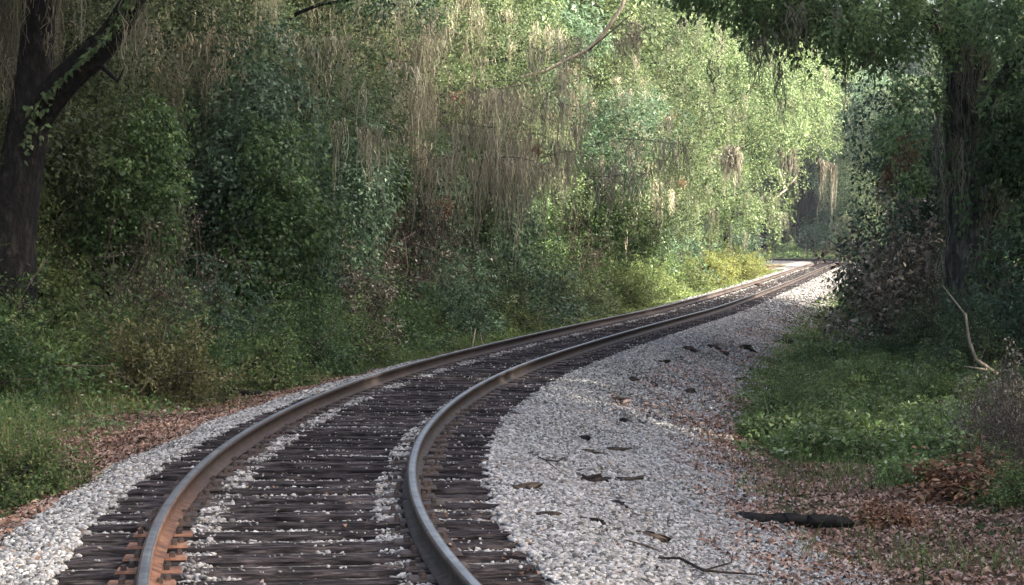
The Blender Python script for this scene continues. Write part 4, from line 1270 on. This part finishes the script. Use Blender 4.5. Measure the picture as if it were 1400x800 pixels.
scraps = [  # px, py, length, width, height, mat, rz, label
    (723, 672, .155, .085, .05, 'slab', .1, "flat brown slab of wood on the stones beside the tie ends"),
    (896, 740, .15, .06, .045, 'slab', -.25, "split brown piece of wood left of the charred log"),
    (752, 707, .16, .03, .025, 'chunk', -.1, "thin dark splinter in front of the flat brown slab"),
    (812, 661, .075, .06, .05, 'chunk', .4, "round dark lump above the thin twigs"),
    (797, 655, .10, .03, .03, 'chunk', -.6, "small dark splinter touching the round dark lump"),
    (846, 692, .20, .035, .03, 'chunk', -.5, "long dark splinter right of the flat brown slab"),
    (814, 717, .08, .035, .03, 'chunk', -.4, "small dark chip below the long dark splinter"),
    (800, 603, .19, .05, .045, 'chunk', -.55, "dark curled bark on the upper stones"),
    (803, 620, .11, .04, .035, 'chunk', -.2, "dark chip just below the curled bark"),
    (838, 618, .07, .05, .04, 'chunk', .2, "small dark lump right of the curled bark"),
    (852, 579, .12, .06, .05, 'chunk', .5, "brown black lump in the middle of the stone slope"),
    (842, 548, .14, .04, .04, 'chunk', -.05, "dark splinter above the brown black lump"),
    (865, 522, .15, .06, .05, 'chunk', -.4, "dark piece of bark near the shaded stones"),
    (893, 528, .20, .09, .06, 'chunk', -.7, "broken dark bark heap at the edge of the shade"),
    (945, 539, .12, .06, .07, 'chunk', .3, "upright dark chip alone on the shaded stones"),
    (705, 568, .12, .035, .03, 'chunk', .0, "flat dark chip beside the tie ends near the inner rail"),
    (855, 658, .06, .04, .03, 'chunk', .3, "tiny dark chip right of the round dark lump"),
    (940, 480, .26, .10, .09, 'chunk', -.1, "first dark lump in the row across the shaded stones"),
    (977, 478, .28, .10, .09, 'chunk', .0, "second dark lump in the row across the shaded stones"),
    (1020, 479, .30, .12, .11, 'chunk', -.15, "third and largest dark lump in the row across the shaded stones"),
    (990, 486, .18, .08, .07, 'chunk', -.4, "small dark lump below the row across the shaded stones"),
    (1014, 521, .30, .07, .06, 'chunk', .0, "flat dark bark in the deepest shade of the stones"),
    (1066, 516, .50, .07, .07, 'char', .0, "long black stick at the lower edge of the shade by the weeds"),
    (1070, 471, .55, .12, .11, 'char', -.12, "short black log on the leaf strewn edge of the stones"),
    (1068, 490, .60, .06, .06, 'chunk', .03, "dark stick just below the short black log"),
    (930, 575, .08, .04, .03, 'chunk', .5, "tiny chip below the flat dark bark"),
    (1115, 437, .5, .12, .10, 'chunk', .05, "dark driftwood piece far up the right edge of the stones"),
    (1137, 427, .55, .14, .12, 'chunk', -.1, "highest dark wood piece on the right edge of the stones"),
    (1038, 392, .5, .16, .14, 'chunk', -.2, "black lump lying between the far rails"),
    (905, 497, .2, .06, .05, 'chunk', .2, "dark flake left of the row across the shaded stones"),
]
for i, (px, py, a, b_, c, mt, rz, lab) in enumerate(scraps):
    o = link("wood_scrap", chunk_mesh("wood_scrap", 200 + i, (a * .8, b_ * 1.0, c * 1.35), M[mt], .26, .25, 7, 6))
    on_ground(o, px, py, rz * 2, c * .3 + .008, gl.uniform(-.1, .1))
    tag(o, lab, "wood scrap", "scraps of wood on the stone slope")

def branch_thing(name, label, mat, paths, base_px=None, cat="branch", k=6, group=None, loc=None):
    """paths: list of (points world, radii)"""
    o0 = np.array(paths[0][0][0])
    tb = Tubes()
    for P, r in paths:
        tb.add(np.array(P) - o0, r, k, .06)
    o = link(name, tb.mesh(name), None, [M[mat]])
    o.location = o0
    return tag(o, label, cat, group)

def gp(px, py, up=0.0):
    p = ground_px(px, py); return p + np.array([0, 0, up])
GT = "twigs and sticks on the ground"
branch_thing("twig", "thin forked twig on the stones at the bottom edge", 'chunk',
             [([gp(900, 770, .03), gp(930, 775, .05), gp(962, 790, .04), gp(1000, 795, .05), gp(1035, 792, .03)], [.006, .009, .010, .008, .004]), ([gp(962, 790, .04), gp(1000, 784, .07), gp(1002, 778, .11)], [.007, .005, .003])], cat="twig", group=GT)
branch_thing("twig", "straight grey twig below the split brown piece of wood", 'twig', [([gp(856, 743, .02), gp(885, 752, .025), gp(912, 763, .02)], [.005, .007, .004]), ([gp(917, 773, .01), gp(921, 764, .08)], [.004, .003])], cat="twig", group=GT)
branch_thing("twig", "thin bent twig left of the round dark lump", 'chunk', [([gp(722, 622, .02), gp(745, 634, .03), gp(762, 638, .04), gp(778, 632, .05)], [.004, .007, .008, .003]), ([gp(745, 634, .03), gp(765, 648, .02)], [.005, .003])], cat="twig", group=GT)
branch_thing("branch", "pale dry branch lying in the grass left of the fallen log", 'paletwig',
             [([gp(188, 566, .03), gp(215, 553, .08), gp(240, 545, .10), gp(258, 548, .05)], [.012, .014, .012, .006]), ([gp(215, 553, .08), gp(236, 530, .16), gp(244, 522, .18)], [.010, .007, .004]), ([gp(222, 556, .05), gp(258, 556, .06)], [.008, .004])], group=GT)
branch_thing("branch", "pale arched dead branches in the grass beside the outer rail", 'paletwig',
             [([gp(596, 470, .05), gp(602, 462, .25), gp(618, 462, .34), gp(626, 475, .12)], [.018, .02, .018, .01]), ([gp(646, 476, .02), gp(650, 466, .25), gp(660, 458, .30)], [.016, .013, .006]), ([gp(650, 466, .25), gp(640, 462, .28), gp(634, 468, .2)], [.012, .009, .005]), ([gp(660, 474, .02), gp(656, 464, .2)], [.012, .006])], group=GT)
p = gp(182, 556)
o = link("stump", chunk_mesh("stump", 77, (.20, .15, .15), M['chunk'], .15, .4)); o.location = (p[0], p[1], p[2] + .08); o.rotation_euler = (0, 1.2, .4)
tag(o, "small dark stump in the grass left of the pale dry branch", "stump")

# bare forked branch on the right
Zb = 31
branch_thing("branch", "bare brown forked branch rising from the right weeds", 'paletwig',
             [([solve(1364, 512, Zb), solve(1335, 492, Zb), solve(1326, 468, Zb), solve(1320, 430, Zb), solve(1300, 405, Zb), solve(1288, 390, Zb)], [.035, .030, .024, .018, .012, .006]),
              ([solve(1352, 506, Zb), solve(1318, 501, Zb - .2)], [.018, .008]), ([solve(1326, 468, Zb), solve(1322, 440, Zb + .2), solve(1324, 424, Zb + .1)], [.012, .008, .004])])
# curved bare limb with moss in the upper middle
Zb = 58
branch_thing("branch", "pale curved bare limb reaching out of the moss wall near the top", 'paletwig',
             [([solve(690, 125, Zb), solve(712, 106, Zb), solve(745, 98, Zb), solve(780, 80, Zb), solve(806, 68, Zb), solve(830, 40, Zb), solve(850, 10, Zb), solve(858, -20, Zb)], [.03, .045, .05, .05, .055, .06, .06, .06]),
              ([solve(806, 68, Zb), solve(822, 55, Zb - .5), solve(860, 22, Zb - 1), solve(880, 40, Zb - 1)], [.03, .025, .02, .01])])
def moss_thing(label, pxs, pys, Z, n, ln, mat, seed, width=.015):
    """thin bare limbs hung with moss"""
    g = np.random.default_rng(seed)
    o0 = solve(sum(pxs) / 2, sum(pys) / 2, Z)
    e = empty("mossy_limb", o0)
    tb = Tubes(); an = []
    nl = max(3, n // 11)
    for q in range(nl):
        a = solve(g.uniform(pxs[0], pxs[1]), g.uniform(*pys), Z + g.normal(0, .5)) - o0
        wd = (pxs[1] - pxs[0]) / FPX * Z * .35
        b_ = a + np.array([g.choice([-1, 1]) * g.uniform(.5, 1) * wd, g.normal(0, .3), g.uniform(-.5, .35) * wd * .6])
        P = curve_pts(a, b_, 9, .09, g=g)
        tb = Tubes(); tb.add(P, np.linspace(.014, .004, 9) * Z / 50, 5)
        link('limb', tb.mesh('limb'), e, [M['twig']])
        for k_ in range(n // nl + 1):
            f = g.uniform(0, 8); i0 = min(int(f), 7)
            an.append(P[i0] * (1 - f + i0) + P[i0 + 1] * (f - i0))
    an = np.array(an)
    link("hanging_moss", strands_mesh("hanging_moss", an, ln[0] + (ln[1] - ln[0]) * g.random(len(an)) ** 1.7, g, nr=7, width=width * .62, spread=.12), e, [M[mat]])
    return tag(e, label, "hanging moss", "limbs hung with moss")
moss_thing("tan moss bunch hanging from the pale curved bare limb", (790, 885), (0, 60), 58, 34, (.3, 1.2), 'moss', 1)
moss_thing("thick brown moss curtain in the middle of the moss wall", (480, 740), (40, 200), 50.5, 150, (.8, 3.6), 'mossbrown', 2)
moss_thing("lower brown moss curtain above the bushes of the moss wall", (490, 880), (110, 270), 51, 190, (.8, 2.4), 'mossbrown', 3)
moss_thing("grey moss streaks hanging behind the leaning trunk's limb", (200, 420), (-10, 120), 40, 70, (.8, 2.5), 'mossbrown', 4)
moss_thing("golden moss strands over the sunlit bushes", (940, 1012), (190, 215), 98, 40, (.8, 2.2), 'moss', 5, .03)
moss_thing("pale moss over the dark opening at the far bend", (1085, 1150), (175, 225), 150, 30, (2.0, 5.0), 'moss', 7, .035)
# pale broken branch at the dark opening
Zb = 142
branch_thing("branch", "pale broken branch hanging at the dark opening", 'paletwig',
             [([solve(1064, 232, Zb), solve(1070, 252, Zb), solve(1075, 258, Zb), solve(1060, 270, Zb), solve(1055, 285, Zb), solve(1060, 302, Zb)], [.08, .10, .11, .10, .08, .03]), ([solve(1075, 258, Zb), solve(1090, 240, Zb)], [.08, .04])])

def dead_sprig(px, py, Z, sc, label, seed):
    g = np.random.default_rng(seed)
    o0 = solve(px, py, Z)
    e = empty("withered_sprig", o0)
    tb = Tubes()
    P = np.array([[.15, .25, .55], [.08, .1, .38], [0, 0, .1], [-.05, -.05, -.3]]) * sc
    tb.add(P, np.array([.02, .016, .011, .004]) * sc, 5)
    link("stem", tb.mesh("stem"), e, [M['twig']])
    C = g.normal(0, .17, (26, 3)) * np.array([1, 1, 1.5]) * sc
    arr = sprays(C, np.tile([0, -.4, -.2], (26, 1)), .14 * sc, 9, g, (.11 * sc, .05 * sc), drape=.9)
    link("dead_leaves", leaf_mesh("dead_leaves", *arr), e, [M['rusty']])
    return tag(e, label, "withered leaves", "withered sprigs hanging in the trees")
M['rusty'] = leaf_mat('rusty_dead_leaves', [(0, (.085, .052, .032)), (.5, (.15, .088, .052)), (1, (.24, .155, .10))], trans=.3, rough=.7)
dead_sprig(735, 203, 52, .5, "orange withered sprig hanging in the middle of the moss wall", 1)
dead_sprig(612, 285, 49, .5, "dark red brown withered sprig low in the moss wall", 2)
dead_sprig(933, 250, 90, .55, "small reddish withered sprig over the sunlit bushes", 3)
dead_sprig(1236, 208, 44, .75, "brown withered sprig hanging left of the mossy right trunk", 4)
dead_sprig(1216, 238, 44, .6, "lower brown withered sprig left of the mossy right trunk", 5)

g = np.random.default_rng(12)
p0 = gp(240, 512); pl_ = empty("broad_leaved_plant", p0)
tb = Tubes(); Qs, Ts = [], []
for i in range(9):
    a = g.uniform(0, 6.28); e2 = np.array([math.cos(a) * .3 * g.random(), math.sin(a) * .3 * g.random(), g.uniform(.35, .7)])
    P = curve_pts((0, 0, -.03), e2, 5, .08, g=g); tb.add(P, np.linspace(.009, .004, 5), 5)
    for q in range(4):
        Qs.append(P[1 + q]); b_ = g.uniform(0, 6.28); Ts.append([math.cos(b_), math.sin(b_), .25])
link("stem", tb.mesh("stem"), pl_, [M['vine']])
nq = len(Qs)
link("foliage", leaf_mesh("foliage", np.array(Qs), np.array(Ts), np.tile([0, -.4, 1.0], (nq, 1)) + g.normal(0, .3, (nq, 3)), g.uniform(.13, .20, nq), g.uniform(.06, .09, nq), g.uniform(.4, 1, nq), g.random(nq)), pl_, [M['bright']])
tag(pl_, "plant with large pale leaves in front of the olive brown bush", "plant")

# small sapling at the bottom right
p0 = gp(1262, 812)
sap = empty("sapling", p0)
tb = Tubes(); Pst = np.array([[0, 0, -.02], [.004, 0, .12], [-.012, .005, .24], [-.016, 0, .33]])
tb.add(Pst, [.006, .005, .004, .002], 6); link("stem", tb.mesh("stem"), sap, [M['vine']])
g = np.random.default_rng(9); n = 30
f = np.linspace(.15, 1, n); a = np.arange(n) * 2.4
Q = np.stack([np.interp(f, [0, .4, .75, 1], Pst[:, c]) for c in range(3)], 1)
dr = np.stack([np.cos(a), np.sin(a), .5 + 0 * a], 1)
link("foliage", leaf_mesh("foliage", Q, dr, np.stack([-.4 * np.cos(a), -.4 * np.sin(a), 1 + 0 * a], 1), .055 * g.uniform(.7, 1.1, n), .034, g.random(n), g.random(n)), sap, [M['lime']])
tag(sap, "tiny bright green seedling among the fallen leaves at the bottom edge", "seedling")


# ------------------------------------------------------------------ the air
hm = bpy.data.materials.new("haze"); hm.use_nodes = True
hn = hm.node_tree; hn.nodes.remove(hn.nodes["Principled BSDF"])
pv = hn.nodes.new("ShaderNodeVolumePrincipled")
pv.inputs["Color"].default_value = (.80, .88, 1.0, 1)
pv.inputs["Density"].default_value = .00012
pv.inputs["Anisotropy"].default_value = .3
hn.links.new(pv.outputs[0], hn.nodes["Material Output"].inputs["Volume"])
hz = link("haze", box_mesh("haze", (8400, 5900, 50), hm), None)
hz.location = (0, 2400, -3 + 25)
tag(hz, "thin bluish summer haze filling the wood and the cutting", "haze", kind='stuff')
